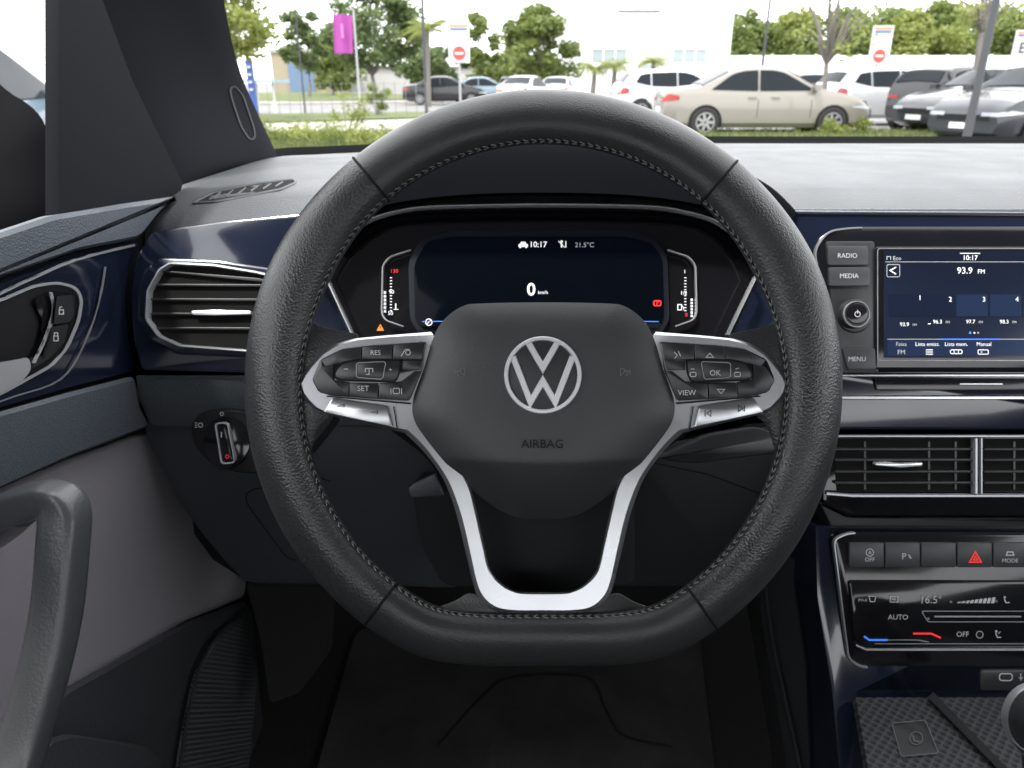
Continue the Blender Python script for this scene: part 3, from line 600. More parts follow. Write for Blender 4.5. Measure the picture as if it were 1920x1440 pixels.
gp=cr([(-140,1000,.47),(-30,972,.47),(40,946,.465),(92,936,.46),(120,958,.455),(118,1030,.452),(106,1150,.45),(80,1270,.445),(42,1400,.44),(0,1520,.43),(-60,1700,.43)],5)
gr_=[.0100]*13+[.0100+min(1,(k)/6)*.0022 for k in range(len(gp)-13)]
b=MB(); b.tube([P(*q) for q in gp],gr_,28,sq=.75); b.tube([P(40,960,.47),P(10,985,.5),P(-10,995,.53)],[.010,.011,.013],12)
b.build('grab_handle','handle',dr,ang=80)
b=MB(); b.plate([(82,-120),(106,-120),(108,400),(92,404)],door(-.385),.01,0,1); b.build('window_seal','black',dr)
dplate('mirror_corner',[(107,-120),(150,-120),(250,150),(345,345),(335,376),(240,386),(108,408)],-.0,'corner',2)
b=MB(); b.dome(cr([(-260,300),(-60,150),(25,178),(80,225),(93,300),(92,420),(0,470),(-200,520),(-300,350)],5,True),flat(.86),.03,.05,pw=3); em=b.build('door_mirror',mat('mirror_housing',(.008,.008,.009),.9,ior=1.1),dr,ang=80)
# =============== CAR CABIN
cb=empty('car_cabin',(0,.6,.1),'dark windscreen pillar and cabin shell around the driver','cabin')
Lp=cr([(70,-120,.70),(108,0,.76),(190,120,.82),(268,232,.88),(338,345,.93),(345,380,.95)],4); Rp=cr([(375,-120,.80),(396,0,.87),(424,105,.95),(466,200,1.04),(512,297,1.13),(516,310,1.15)],4)
rs=[]
for a,c in zip(Lp,Rp):
    A,B=P(*a),P(*c); r=[]
    for k in range(11):
        t=k/10; q=A.lerp(B,t); q-=FW*(.045*math.sin(math.pi*t)**.8); r.append(q)
    r.append(B+FW*.05); r.insert(0,A+FW*.06+Vector((-.02,0,0))); rs.append(r)
b=MB(); b.rings(rs,0,False); PS=surf(b,.95); b.build('windscreen_pillar','pillar',cb,ang=60)
b=MB(); b.strip(rnd([(430,165),(440,160),(455,178),(476,240),(478,258),(468,262),(452,238),(434,185)],8),2.2,off(PS,.002),.003,0,True); b.build('pillar_badge','dashleft',cb)
b=MB(); b.box(-.48,-1.3,H+.20,1.15,.46,H+.23); b.build('roof_shade',mat('roof_shade_cloth',(.25,.245,.24),.9),cb)  # unseen roof panel, added to shade the cabin and lengthened against sun on the mat
b=MB(); b.box(-.5,-1.3,H-.88,1.15,1.5,H-.86); b.build('carpet_floor','carpet',cb)
b=MB(); b.box(-.5,1.42,H-.87,1.15,1.5,H-.16); b.build('firewall','black',cb)
b=MB(); b.box(-.5,-1.3,H-.85,1.15,-1.25,H-.12); b.build('rear_light_block','hub2',cb)  # unseen plain box, added to block light coming from behind
b=MB(); b.box(1.1,-1.25,H-.85,1.15,1.40,H-.14); b.build('side_light_block','knee',cb)  # unseen low box, added to cut light from the open passenger side
b=MB(); b.plate(rnd([(460,1092),(620,1096),(612,1230),(560,1300),(505,1320),(488,1200)],10),pl((480,1090,.95),(620,1090,.98),(520,1320,.92)),.03,0,4); b.build('kick_panel','carpet',cb)
fm=MB(); fm.plate(rnd([(668,1180),(1310,1180),(1370,1700),(520,1700)],20),hz(.852),.006,0,2)
fm=fm.build('floor_mat','matm',None); 
c_=sum((v.co for v in fm.data.vertices),Vector())/len(fm.data.vertices)
for v in fm.data.vertices: v.co-=c_
fm.location=c_; tag(fm,'dark carpeted floor mat lying in the driver footwell under the steering wheel','floor mat')
b=MB(); D=hz(.850); b.strip(cr([(820,1400),(900,1310),(960,1270),(1100,1270),(1135,1330),(1170,1380),(1260,1400)],6),4,D,.002); b.build('mat_ridge','carpet',fm)

# =============== OUTSIDE ===============
def X(px,Y,z=0): return (px-960)/F*(Y*CP+(H-z)*SP)
def Z(py,Y): return H+Y*math.tan(math.atan((720-py)/F)-PIT)
def GP(px,py,z=0):
    dep=PIT-math.atan((720-py)/F); Y=(H-z)/math.tan(dep); return Vector((X(px,Y,z),Y,z))
asph=mat('asphalt',(.15,.15,.155),.9,bump=('noise',40),bs=.3,bd=.01,col2=(.20,.195,.19),cs=.8)
pave=mat('pale_concrete',(.30,.285,.26),.9,col2=(.38,.36,.33),cs=1.5)
grass=mat('grass',(.07,.10,.025),.9,col2=(.13,.15,.045),cs=1.2,bump=('noise',30),bs=.8,bd=.05)
b=MB(); b.add([(-900,-300,0),(900,-300,0),(900,1500,0),(-900,1500,0)],[[0,1,2,3]]); struct(b.build('ground',asph,None,smooth=False))
def sheet(name,pts,z,m):
    b=MB(); p=[GP(x,y,z) for x,y in pts]; b.add(p+[v-Vector((0,0,z+.02)) for v in p],[list(range(len(p)))]+[[i,(i+1)%len(p),len(p)+(i+1)%len(p),len(p)+i] for i in range(len(p))]); return struct(b.build(name,m,None,smooth=False))
sheet('grass_verge',[(250,262),(560,246),(690,246),(735,262),(700,330),(150,330)],.10,grass)
sheet('lawn',[(300,216),(560,212),(830,208),(830,218),(560,226),(300,232)],.10,grass)
sheet('lawn',[(420,176),(600,172),(800,178),(800,186),(520,190),(380,190)],.10,grass)
sheet('grass_verge',[(1300,243),(2400,243),(2400,262),(1300,262)],.10,grass)
sheet('pavement',[(300,233),(560,227),(830,219),(900,240),(700,243),(560,244),(250,258)],.05,pave)
sheet('kerb',[(300,190.5),(560,190.5),(830,187),(830,189.5),(300,195)],.12,pave)
sheet('lawn',[(1300,176),(2600,170),(2600,162),(1300,162)],.1,grass)
def leafmat(name,a,c):
    m=mat(name,a,.6,col2=c,cs=1.1); b=m.node_tree.nodes['Principled BSDF']
    nt=m.node_tree; t=nt.nodes.new('ShaderNodeBsdfTranslucent'); mx=nt.nodes.new('ShaderNodeMixShader'); mx.inputs[0].default_value=.45
    r=[n for n in nt.nodes if n.type=='VALTORGB'][0]; nt.links.new(r.outputs['Color'],t.inputs['Color'])
    o=nt.nodes['Material Output']; nt.links.new(b.outputs[0],mx.inputs[1]); nt.links.new(t.outputs[0],mx.inputs[2]); nt.links.new(mx.outputs[0],o.inputs['Surface']); return m
lf=[leafmat('leaf_mid',(.13,.175,.045),(.22,.27,.08)),leafmat('leaf_dark',(.09,.135,.05),(.155,.205,.075)),leafmat('leaf_light',(.18,.22,.05),(.29,.32,.09))]
bark=mat('bark',(.17,.155,.14),.9,bump=('noise',20),bs=.6,bd=.02)
def leaves(rng,b,c,r,n,s):
    for _ in range(n):
        d=Vector((rng.gauss(0,1),rng.gauss(0,1),rng.gauss(0,1))); d.normalize(); p=c+Vector((d.x*r,d.y*r,d.z*r*.7))*(rng.random()**.45)
        u=Vector((rng.gauss(0,1),rng.gauss(0,1),rng.gauss(0,.6))).normalized(); w=u.cross(Vector((rng.gauss(0,1),rng.gauss(0,1),rng.gauss(0,1)))).normalized()
        k=s*rng.uniform(.6,1.3); b.add([p-u*k,p-w*k*.5,p+u*k,p+w*k*.5],[[0,1,2,3]])
def tree(x,y,h,cr_,kind,label,seed,n=34,ln=85,ls=.2,bot=.3,group=None,sparse=False):
    rng=random.Random(seed); t=empty('tree',(x,y,0),label,'tree',group)
    o=Vector((x,y,0)); tr=MB(); cw=MB(); r0=.024*h
    fork=o+Vector((rng.uniform(-.2,.2),0,h*bot))
    tr.tube([o,o.lerp(fork,.5)+Vector((.06,0,0)),fork],[r0,r0*.75,r0*.6],8)
    for i in range(n):
        a=rng.random()*6.283; zz=rng.random(); rr=cr_*math.sqrt(max(.05,1-(2*zz-.9)**2))*math.sqrt(rng.random())
        c=o+Vector((rr*math.cos(a),rr*math.sin(a),h*bot+(h*(1-bot))*(.12+.84*zz)))
        leaves(rng,cw,c,cr_*rng.uniform(.2,.36),ln,ls)
        if i%3==0 or sparse: tr.tube([fork,fork.lerp(c,.5)+Vector((0,0,.2)),c],[r0*.4,r0*.22,r0*.07],5)
    tr.build('trunk',bark,t); cw.build('crown',lf[kind],t,smooth=False,clean=False); return t
def tp(px,Y): return X(px,Y,2)
tree(tp(430,24),24,4.4,1.7,2,'pale green tree nearest the windscreen pillar',1,40,110,.11,.36)
tree(tp(575,62),62,6.4,2.0,1,'small dark tree between the pillar and the magenta banner',2,26,110,.2,.3)
tree(tp(700,52),52,7.0,3.2,1,'large dark round tree behind the magenta banner',3,52,150,.19,.22)
tree(tp(895,60),60,5.8,1.8,0,'narrow green tree right of the left no-entry sign',4,26,110,.2,.1)
tree(tp(1010,56),56,5.8,2.8,0,'broad green tree beside the white building',5,54,150,.19,.08)
tree(tp(620,75),75,5.2,3.6,0,'low wide tree in the far distance left of the banner',6,36,110,.25,.1)
tree(tp(810,80),80,5.0,3.4,1,'low dark tree in the far distance behind the palm',8,36,110,.25,.1)
tree(tp(960,84),84,4.6,3.6,0,'low wide tree in the far distance left of the broad green tree',9,36,110,.25,.05)
for i,(px,Y,h,c,k) in enumerate([(1390,78,7.2,4.5,0),(1480,84,7.8,5.2,2),(1570,80,7.4,4.8,0),(1650,86,8.2,5.4,0),(1735,82,8.2,5.2,0),(1820,88,8.6,5.8,2),(1900,82,8.0,5.0,0),(1990,84,8.4,5.4,0),(1700,76,6.8,4.4,2)]):
    tree(tp(px,Y),Y,h,c,k,'leafy tree in the wooded belt beyond the white perimeter wall',20+i,50,150,.27,.04,group='trees of the belt beyond the wall')
tree(tp(1555,22),22,4.2,1.5,2,'thin sparse street tree behind the beige sedan roof',40,26,20,.07,.38,sparse=True)
tree(tp(1840,19),19,4.0,1.2,2,'sparse branch crown beside the dark lamp post on the right',41,18,26,.07,.55,sparse=True)
def palm(px,Y,h,label,seed,fl=1.2):
    x=tp(px,Y); rng=random.Random(seed); t=empty('palm_tree',(x,Y,0),label,'palm'); b=MB(); o=Vector((x,Y,0)); tp_=o+Vector((.1,0,h))
    b.tube([o,o+Vector((.05,0,h*.5)),tp_],[.16,.12,.10],8); b.build('trunk',bark,t); b=MB()
    for i in range(26):
        a=i*6.283/26*2.4+rng.random()*.3; e=rng.uniform(.1,1.2); d=Vector((math.cos(a),math.sin(a),0)); prev=tp_; sd=d.cross(Vector((0,0,1)))
        for k in range(1,15):
            s=k/14*fl; q=tp_+d*s*math.cos(e*.6)+Vector((0,0,math.sin(e)*s-.65*s*s/fl)); dirn=(q-prev).normalized()
            for sg in (-1,1):
                w=.30*fl*math.sin(math.pi*min(.95,k/14+.1)); tip=q+sd*sg*w+dirn*w*.6+Vector((0,0,-w*.5)); b.add([prev,prev.lerp(q,.6),tip],[[0,1,2]])
            b.add([prev-sd*.008,prev+sd*.008,q+sd*.008,q-sd*.008],[[0,1,2,3]]); prev=q
    b.build('fronds',lf[2],t,smooth=False,clean=False)
palm(800,40,3.5,'yellow-green palm behind the thin lamp post on the left',50,1.5)
for i,px in enumerate((1112,1150,1222)): palm(px,38,1.7+.15*i,['small palm at the left corner of the white building','small palm in front of the white building left window','small palm between the two windows of the white building'][i],60+i,1.1)
def shrub(px,py,h,r,label,k,seed,n=10,ln=90,ls=.05):
    o=GP(px,py,.1); rng=random.Random(seed); b=MB()
    for i in range(n):
        c=o+Vector((rng.uniform(-r,r),rng.uniform(-r*.5,r*.5),h*rng.uniform(.1,.9))); leaves(rng,b,c,r*.4,ln,ls)
        b.tube([o+Vector((rng.uniform(-.1,.1),0,0)),c],[.012,.006],4)
    ob=b.build('shrub',lf[k],None,smooth=False,clean=False,loc=o); tag(ob,label,'shrub')
shrub(655,256,1.0,.35,'spindly tall shrub under the magenta banner',2,70,14,35,.035)
shrub(560,262,.25,.7,'low leafy shrub on the verge beside the pillar',2,71,14,90,.035)
shrub(660,268,.22,.6,'low leafy shrub on the verge touching the wheel rim',2,72,14,90,.035)
shrub(710,215,1.1,.5,'green shrub between banner and thin lamp post',0,73)
shrub(920,172,1.5,1.6,'wide shrub in front of the distant parked cars',0,74,14,90,.09)
shrub(1580,250,.2,.6,'low tuft of plants at the foot of the beige sedan front wheel',2,75)
b=MB(); rng=random.Random(5)
for (x0,x1,y0,y1,n) in ((350,730,250,300,5000),(1300,2100,244,262,4000)):
    for _ in range(n):
        p=GP(rng.uniform(x0,x1),rng.uniform(y0,y1),.1); hgt=rng.uniform(.04,.12); a=rng.random()*3.14; w=Vector((math.cos(a),math.sin(a),0))*.012
        b.add([p-w,p+w,p+Vector((rng.uniform(-.04,.04),0,hgt))],[[0,1,2]])
g=b.build('grass_blades',grass,None,smooth=False,clean=False); g['kind']='stuff'; g['label']='short grass blades growing on the verges'; g['category']='grass'
wht=mat('white_render',(.82,.83,.84),.7,bump=('noise',3),bs=.05,bd=.01,var=.1,vs=.5); teal=mat('pale_glazing',(.30,.36,.36),.25); dk=mat('dark_metal',(.045,.048,.053),.5)
wb=empty('white_building',(X(1217,60),60,0),'large plain white building with two pale green windows','building')
x0,x1=X(1077,60),X(1360,60)
b=MB(); b.box(x0,60,0,x1,85,11); b.build('wall',wht,wb,smooth=False)
b=MB(); b.box(x0-.15,59.85,11,x1+.15,85.1,11.35); b.build('roof',dk,wb,smooth=False)
for a,c in ((1110,1176),(1262,1326)):
    b=MB(); xa,xc=X(a,60,3.8),X(c,60,3.8); b.box(xa,59.93,2.6,xc,59.99,Z(93,60)); w=b.build('window',teal,wb,smooth=False)
    b=MB(); zt=Z(93,60)
    for k in range(4): xx=xa+(xc-xa)*k/3; b.box(xx-.04,59.86,2.6,xx+.04,59.925,zt)
    b.box(xa-.06,59.87,zt,xc+.06,59.99,zt+.1); b.build('window_frame',wht,w,smooth=False)
b=MB(); b.box(X(1160,60,7),59.9,Z(22,60),X(1240,60,7),59.99,Z(19.5,60)); b.build('vent_slot',dk,wb,smooth=False)
b=MB(); b.box(X(1195,60,2),59.92,0,X(1235,60,2),59.99,2.4); b.build('door',teal,wb,smooth=False)
b=MB(); xx=[X(p,70,2) for p in (1362,2300)]; b.box(xx[0],70,0,xx[1],70.2,Z(104,70))
for k in range(24): q=xx[0]+(xx[1]-xx[0])*k/23; b.box(q-.1,69.9,0,q+.1,69.99,Z(102,70))
o=b.build('perimeter_wall',wht,None,smooth=False,loc=((xx[0]+xx[1])/2,70,0)); tag(o,'long white perimeter wall below the wooded belt','wall')
wh=empty('warehouse',(X(560,95),95,0),'distant low warehouse with ochre and blue walls on the left','building')
b=MB(); b.box(X(515,95),95,0,X(612,95),110,Z(96,95)); b.build('wall',mat('ochre_wall',(.30,.26,.18),.8),wh,smooth=False)
b=MB(); b.box(X(515,95)-.2,94.8,Z(99,95),X(612,95)+.2,110,Z(92,95)); b.build('roof',mat('grey_roof',(.3,.31,.33),.6),wh,smooth=False)
b=MB(); b.box(X(545,95),94.85,0,X(592,95),94.95,Z(118,95)); b.build('shutter',mat('blue_shutter',(.12,.18,.28),.6),wh,smooth=False)
lb=empty('low_building',(X(900,110),110,0),'long pale low building far behind the parked cars','building')
b=MB(); b.box(X(640,110),110,0,X(1075,110),118,Z(128,110)); b.build('wall',mat('cream_wall',(.4,.4,.38),.8),lb,smooth=False)
b=MB(); b.box(X(640,110)-.3,109.7,Z(128,110),X(1075,110),118.3,Z(124,110)); b.build('roof',mat('brown_roof',(.22,.16,.13),.7),lb,smooth=False)
def post(b,x,Y,z,r=.04): b.tube([(x,Y,0),(x,Y,z)],r,10)
sr=mat('sign_red',(.42,.06,.05),.5); sbm=mat('sign_blue',(.05,.10,.34),.5); so=mat('sign_orange',(.45,.25,.1),.5); sgw=mat('sign_white',(.6,.6,.6),.5); sgm=mat('sign_grey',(.35,.35,.37),.5)
def nosign(px,y0,y1,Y,w,label,cy,E=False):
    t=empty('road_sign',(X(px,Y,2),Y,0),label,'sign'); x=X(px,Y,Z(cy,Y)); zb,zt=Z(y1,Y),Z(y0,Y)
    b=MB(); post(b,x,Y+.06,zt-.1,.035); b.build('post',sgm,t)
    b=MB(); hw=X(px+w/2,Y,zt)-X(px,Y,zt); b.box(x-hw,Y-.02,zb,x+hw,Y+.02,zt); b.build('panel',sgw,t,smooth=False)
    b=MB(); b.box(x-hw*.88,Y-.03,zt-(zt-zb)*.10,x+hw*.88,Y-.024,zt-(zt-zb)*.04,0); b.box(x-hw*.8,Y-.03,zt-(zt-zb)*.18,x+hw*.8,Y-.024,zt-(zt-zb)*.13,1); b.build('header',[so,sbm],t,smooth=False)
    if not E:
        zc=Z(cy,Y); r=hw*.62; b=MB(); n=28
        b.add([(x+r*math.cos(6.283*k/n),Y-.028,zc+r*math.sin(6.283*k/n)) for k in range(n)],[list(range(n))],0)
        b.box(x-r*.66,Y-.034,zc-r*.14,x+r*.66,Y-.0305,zc+r*.14,1)
        b.box(x-r*.9,Y-.03,zb+.02,x+r*.9,Y-.026,zb+.04,2)
        b.build('no_entry_disc',[sr,sgw,sgm],t,smooth=False)
    else:
        vs,fs=tgeo('E',True); k=hw*1.6; b=MB(); b.add([(x+a*k,Y-.03,(zb+zt)/2-.35*k+c*k) for a,c in vs],fs); b.build('letter',dk,t,smooth=False)
nosign(861,43,118,26,40,'white no-entry sign on a post behind the top left of the wheel',100)
nosign(1648,48,122,24,38,'white no-entry sign behind the white car on the right',105)
nosign(1913,56,122,22,32,'white sign with a letter E at the right edge',100,True)
bn=empty('magenta_banner',(X(645,24,1),24,0),'tall magenta banner on a slim pole','banner')
b=MB(); post(b,X(668,24,2),24,Z(22,24),.03); b.build('pole',sgm,bn)
b=MB(); n=10
rs=[[(X(625+4*k,24,2.8),24+.04*math.sin(k*1.1),Z(26+k*.3,24)) for k in range(n)],[(X(625+4*k,24,2.2),24+.05*math.sin(k*1.1+.5),Z(100,24)) for k in range(n)]]
b.rings([[Vector(v) for v in r] for r in rs],0,False); b.build('flag',mat('magenta_cloth',(.30,.05,.26),.7),bn)
b=MB(); b.box(X(640,24,2.6),23.90,Z(72,24),X(645,24,2.6),23.91,Z(45,24)); b.build('lettering_strip',mat('pale_magenta',(.38,.14,.34),.7),bn,smooth=False)
def lamp(px,Y,r,label,lean=0):
    x=X(px,Y,1.5); t=empty('lamp_post',(x,Y,0),label,'lamp post'); b=MB(); b.tube([(x,Y,0),(x,Y,1),(x+lean,Y,6.5)],[r*1.3,r,r*.75],12); b.build('pole',dk,t)
    b=MB(); b.box(x-.2+lean,Y-.9,6.5,x+.2+lean,Y+.1,6.62); b.build('lamp_head',dk,t,smooth=False)
lamp(797,26,.05,'thin dark lamp post on the left beside the palm'); lamp(1845,13,.06,'thick dark lamp post at the right in front of the black cars'); lamp(1428,34,.06,'slim dark lamp post behind the beige sedan'); lamp(565,30,.03,'very slim pole left of the banner')
tt=empty('totem_sign',(X(473,27),27,0),'narrow blue totem sign beside the windscreen pillar','sign')
b=MB(); b.box(X(465,27,1),27,0,X(477,27,1),27.12,Z(112,27)); b.build('board',sbm,tt,smooth=False)
b=MB(); 
for k in range(4): b.box(X(468,27,1),26.96,Z(170-k*14,27),X(474,27,1),26.99,Z(166-k*14,27))
b.build('panel_marks',sgw,tt,smooth=False)
sh=empty('shelter',(X(490,30),30,0),'small pale blue shelter beside the blue totem sign','shelter')
b=MB(); b.box(X(455,30,1.5),29,Z(155,30),X(527,30,1.5),31,Z(149,30)); b.build('roof',mat('pale_blue',(.3,.42,.5),.5),sh,smooth=False)
for p_ in (460,492,522): b=MB(); post(b,X(p_,30,1),29.3,Z(155,30),.04); b.build('post',sgw,sh)
b=MB(); xs=[X(480+k*20,23,1) for k in range(17)]
for x in xs: b.tube([(x,23,0),(x,23,1.15)],.010,6)
for z in (.3,.7,1.1): b.tube([(xs[0],23,z),(xs[-1],23,z)],.004,5)
o=b.build('wire_fence',mat('fence_metal',(.16,.165,.16),.6),None,loc=(xs[8],23,0)); tag(o,'low wire fence of thin posts beyond the left pavement','fence')
# =============== CARS
cpaint={}
def paint(n,c,r=.3): 
    if n not in cpaint: cpaint[n]=mat(n,c,r,.25,coat=.6)
    return cpaint[n]
cgl=mat('car_glass',(.013,.017,.021),.15,ior=1.2); tyr=mat('tyre',(.02,.02,.02),.85); rimm=mat('alloy',(.35,.35,.35),.35,.7); hl=mat('headlamp',(.4,.42,.45),.12); tlm=mat('tail_lamp',(.30,.012,.012),.2,coat=.3)
TYPES={'sedan':dict(L=4.55,W=.86,top=[(-1,.80),(-.985,.98),(-.80,1.03),(-.66,1.06),(-.36,1.39),(-.22,1.45),(.02,1.46),(.16,1.40),(.46,1.04),(.6,.97),(.85,.84),(.96,.70),(1,.55)],belt=.93,win=[[(-.56,.99),(-.36,1.30),(-.26,1.36),(-.12,1.38),(-.12,.965)],[(-.10,.965),(-.10,1.38),(.03,1.375),(.13,1.33),(.38,1.03),(.38,.975)]],ws=(.18,.45),rw=(-.64,-.38),ax=(-.60,.62)),
'hatch':dict(L=4.0,W=.84,top=[(-1,.75),(-.985,1.0),(-.95,1.12),(-.82,1.42),(-.6,1.50),(-.1,1.53),(.1,1.49),(.22,1.42),(.55,1.07),(.8,.95),(.95,.78),(1,.6)],belt=.98,win=[[(-.76,1.14),(-.68,1.36),(-.52,1.41),(-.52,1.04)],[(-.50,1.03),(-.50,1.415),(-.1,1.44),(-.1,1.01)],[(-.08,1.01),(-.08,1.44),(.06,1.42),(.18,1.36),(.44,1.09),(.44,1.02)]],ws=(.25,.54),rw=(-.94,-.83),ax=(-.66,.66))}
def lerpf(tab,x):
    if x<=tab[0][0]: return tab[0][1]
    for (a,b_),(c,d) in zip(tab,tab[1:]):
        if x<=c:
            t=(x-a)/(c-a); return b_+(d-b_)*t
    return tab[-1][1]
def make_car(kind,pm,label,x,y,rz,group=None,detail=True,name='parked_car'):
    T=TYPES[kind]; hl_=T['L']/2; W=T['W']; t=empty(name,(0,0,0),label,'car',group)
    def w(u): return W*(1-.16*abs(u)**8-.05*abs(u)**2)
    def zt(u): return (lerpf(T['top'],u-.03)+2*lerpf(T['top'],u)+lerpf(T['top'],u+.03))/4
    def sec(u):
        z=zt(u); zb=.20+.10*max(0,abs(u)-.85)/.15; bl=min(T['belt']+.03*(-u),z-.02); bl=max(bl,zb+.1); ww=w(u); k=max(0,min(1,(z-bl)/.5)); yr=ww*(.95-.22*k)
        return [(ww*.88,zb),(ww*.985,zb+.10),(ww,.5*(zb+bl)),(ww*.99,bl-.08),(ww*.955,bl),(yr+.02*k,z-.06*k-.01),(yr*.92,z-.018),(yr*.6,z+.006),(0,z+.02)],bl,yr
    us=sorted(set([a for a,_ in T['top']]+[-1+2*i/60 for i in range(61)])); rs=[]
    for u in us:
        h,_,_=sec(u); rs.append([Vector((u*hl_,-a,z)) for a,z in h]+[Vector((u*hl_,a,z)) for a,z in h[-2::-1]])
    b=MB(); b.rings(rs,0,True,True,True); b.build('body',pm,t,ang=35)
    def side(u,z,sg,e=.022):
        h,bl,yr=sec(u); zt_=h[5][1]; k=max(0,min(1,(z-bl)/max(.05,zt_-bl))); return Vector((u*hl_,sg*(h[4][0]+(h[5][0]-h[4][0])*k+e),z))
    for sg in (-1,1):
        for wn in T['win']:
            us_=[p[0] for p in wn]; u0,u1=min(us_),max(us_); lo=[];hi=[]; n_=11
            for k in range(n_):
                u=u0+(u1-u0)*k/(n_-1); zs=[]
                for i in range(len(wn)):
                    (a,za),(c,zc)=wn[i],wn[(i+1)%len(wn)]
                    if abs(a-c)<1e-6:
                        if abs(u-a)<1e-6: zs+= [za,zc]
                    elif min(a,c)-1e-6<=u<=max(a,c)+1e-6: zs.append(za+(zc-za)*(u-a)/(c-a))
                lo.append(min(zs)); hi.append(max(zs))
            b=MB(); rr=[]
            for f in (0,.33,.66,1): rr.append([side(u0+(u1-u0)*k/(n_-1),lo[k]+(hi[k]-lo[k])*f,sg) for k in range(n_)])
            b.rings(rr,0,False); b.build('side_window',cgl,t)
    for nm,(a,c) in (('windscreen',T['ws']),('rear_window',T['rw'])):
        b=MB(); rr=[]
        for k in range(8):
            u=a+(c-a)*k/7; h,_,_=sec(u); r=[]
            for m_ in range(-6,7):
                yy=h[6][0]*.97*m_/6; ay=abs(yy); z=h[7][1]+(h[8][1]-h[7][1])*(1-ay/h[7][0]) if ay<h[7][0] else h[6][1]+(h[7][1]-h[6][1])*(h[6][0]-ay)/(h[6][0]-h[7][0]); r.append(Vector((u*hl_+(.012 if nm=='windscreen' else -.012),yy,z+.014)))
            rr.append(r)
        b.rings(rr,0,False); b.build(nm,cgl,t)
    for ua in T['ax']:
        for sg in (-1,1):
            xc=ua*hl_; yo=w(ua)*sg; R=.315; n=26
            b=MB(); b.add([(xc+(R+.05)*math.cos(math.pi*k/14),yo+sg*.008,R+(R+.05)*math.sin(math.pi*k/14)) for k in range(15)]+[(xc-(R+.05),yo*.985+sg*.008,.21),(xc+(R+.05),yo*.985+sg*.008,.21)],[list(range(17))]); b.build('wheel_arch','black',t,smooth=False)
            prof=[(R*.62,.02),(R*.9,.025),(R,.0),(R,-.17),(R*.8,-.2)]
            b=MB(); b.rings([[Vector((xc+r*math.cos(6.283*k/n),yo+sg*e,R+r*math.sin(6.283*k/n))) for k in range(n)] for r,e in prof]); wh_=b.build('wheel',tyr,t)
            b=MB(); b.add([(xc+R*.63*math.cos(6.283*k/n),yo+sg*.012,R+R*.63*math.sin(6.283*k/n)) for k in range(n)],[list(range(n))],1)
            for k in range(7):
                a=6.283*k/7; ca,sa=math.cos(a),math.sin(a); q=[]
                for rr_,ww_ in ((.02,.03),(R*.63,.025)):
                    for s2 in (-1,1): q.append((xc+ca*rr_-sa*ww_*s2,yo+sg*.03,R+sa*rr_+ca*ww_*s2))
                b.add([q[0],q[1],q[3],q[2]],[[0,1,2,3]],0)
            b.rings([[Vector((xc+r*math.cos(6.283*k/n),yo+sg*.03,R+r*math.sin(6.283*k/n))) for k in range(n)] for r in (R*.58,R*.66)],0)
            b.build('rim',[rimm,'black'],wh_,smooth=False)
    def surfpt(u,z,sg,e):
        h,bl,yr=sec(u); h=h[:6]
        for (a,za),(c,zc) in zip(h,h[1:]):
            if z<=zc: k=(z-za)/max(1e-4,zc-za); k=max(0,min(1,k)); return Vector((u*hl_,sg*(a+(c-a)*k+e),z))
        return Vector((u*hl_,sg*(h[-1][0]+e),z))
    for sg in (-1,1):
        for nm,ms,ua,ub,z0,z1 in (('headlight',hl,.80,1.0,.58,.70),('tail_light',tlm,-.86,-1.0,.74 if kind=='sedan' else .78,.92 if kind=='sedan' else 1.02)):
            b=MB(); lo=[];hi=[]
            for k in range(8):
                u=ua+(ub-ua)*k/7; zz=min(z1,zt(u)-.06); lo.append(surfpt(u,z0+.04*(1-k/7),sg,.012)); hi.append(surfpt(u,max(zz-.06*(1-k/7),z0+.07),sg,.012))
            x_end=(hl_+.012)*(1 if ub>0 else -1); ye=lo[-1].y; ze=min(z1,zt(ub)-.03); ze=max(ze,z0+.06)
            hi[-1].z=ze
            for f in (.97,.8,.55): lo.append(Vector((x_end,ye*f,z0))); hi.append(Vector((x_end,ye*f,ze)))
            b.rings([lo,hi],0,False); b.build(nm,ms,t,ang=80)
        b=MB(); b.box(.42*hl_-.07,sg*(W-.04),.98,.42*hl_+.07,sg*(W+.15),1.09); b.build('wing_mirror',pm,t)
        if detail:
            for u in ((-.11,.40) if kind=='sedan' else (-.09,.44)):
                b=MB(); rr=[[surfpt(u-.0025,z,sg,.004) for z in (.28,.45,.6,.75,.9)],[surfpt(u+.0025,z,sg,.004) for z in (.28,.45,.6,.75,.9)]]; b.rings(rr,0,False); b.build('door_gap','black',t,smooth=False)
            for u in (-.17,.05):
                b=MB(); b.box(u*hl_-.09,sg*(w(u)-.01),.81,u*hl_+.09,sg*(w(u)+.02),.84); b.build('door_handle',pm,t)
    b=MB(); b.box(-hl_-.02,-.26,.50 if kind=='sedan' else .55,-hl_+.05,.26,.62 if kind=='sedan' else .67); b.build('number_plate',sgw,t,smooth=False)
    b=MB(); b.box(hl_-.03,-.22,.36,hl_+.015,.22,.46); b.build('number_plate',sgw,t,smooth=False)
    b=MB(); b.box(hl_-.06,-.5,.50,hl_+.008,.5,.60); b.build('grille','black',t,smooth=False)
    t.location=(x,y,0); t.rotation_euler=(0,0,rz); return t
R_=math.radians
ch=paint('champagne_paint',(.23,.215,.185)); wp=paint('white_paint',(.55,.56,.57)); bp_=paint('black_paint',(.012,.012,.014),.2); gp_=paint('graphite_paint',(.02,.024,.030),.22); sp_=paint('silver_blue_paint',(.16,.22,.27))
make_car('sedan',ch,'champagne beige sedan parked side-on behind the steering wheel',X(1430,17.6),18.2,R_(-1))
make_car('hatch',wp,'white hatchback partly hidden behind the tail of the beige sedan',X(1262,26),26,R_(6))
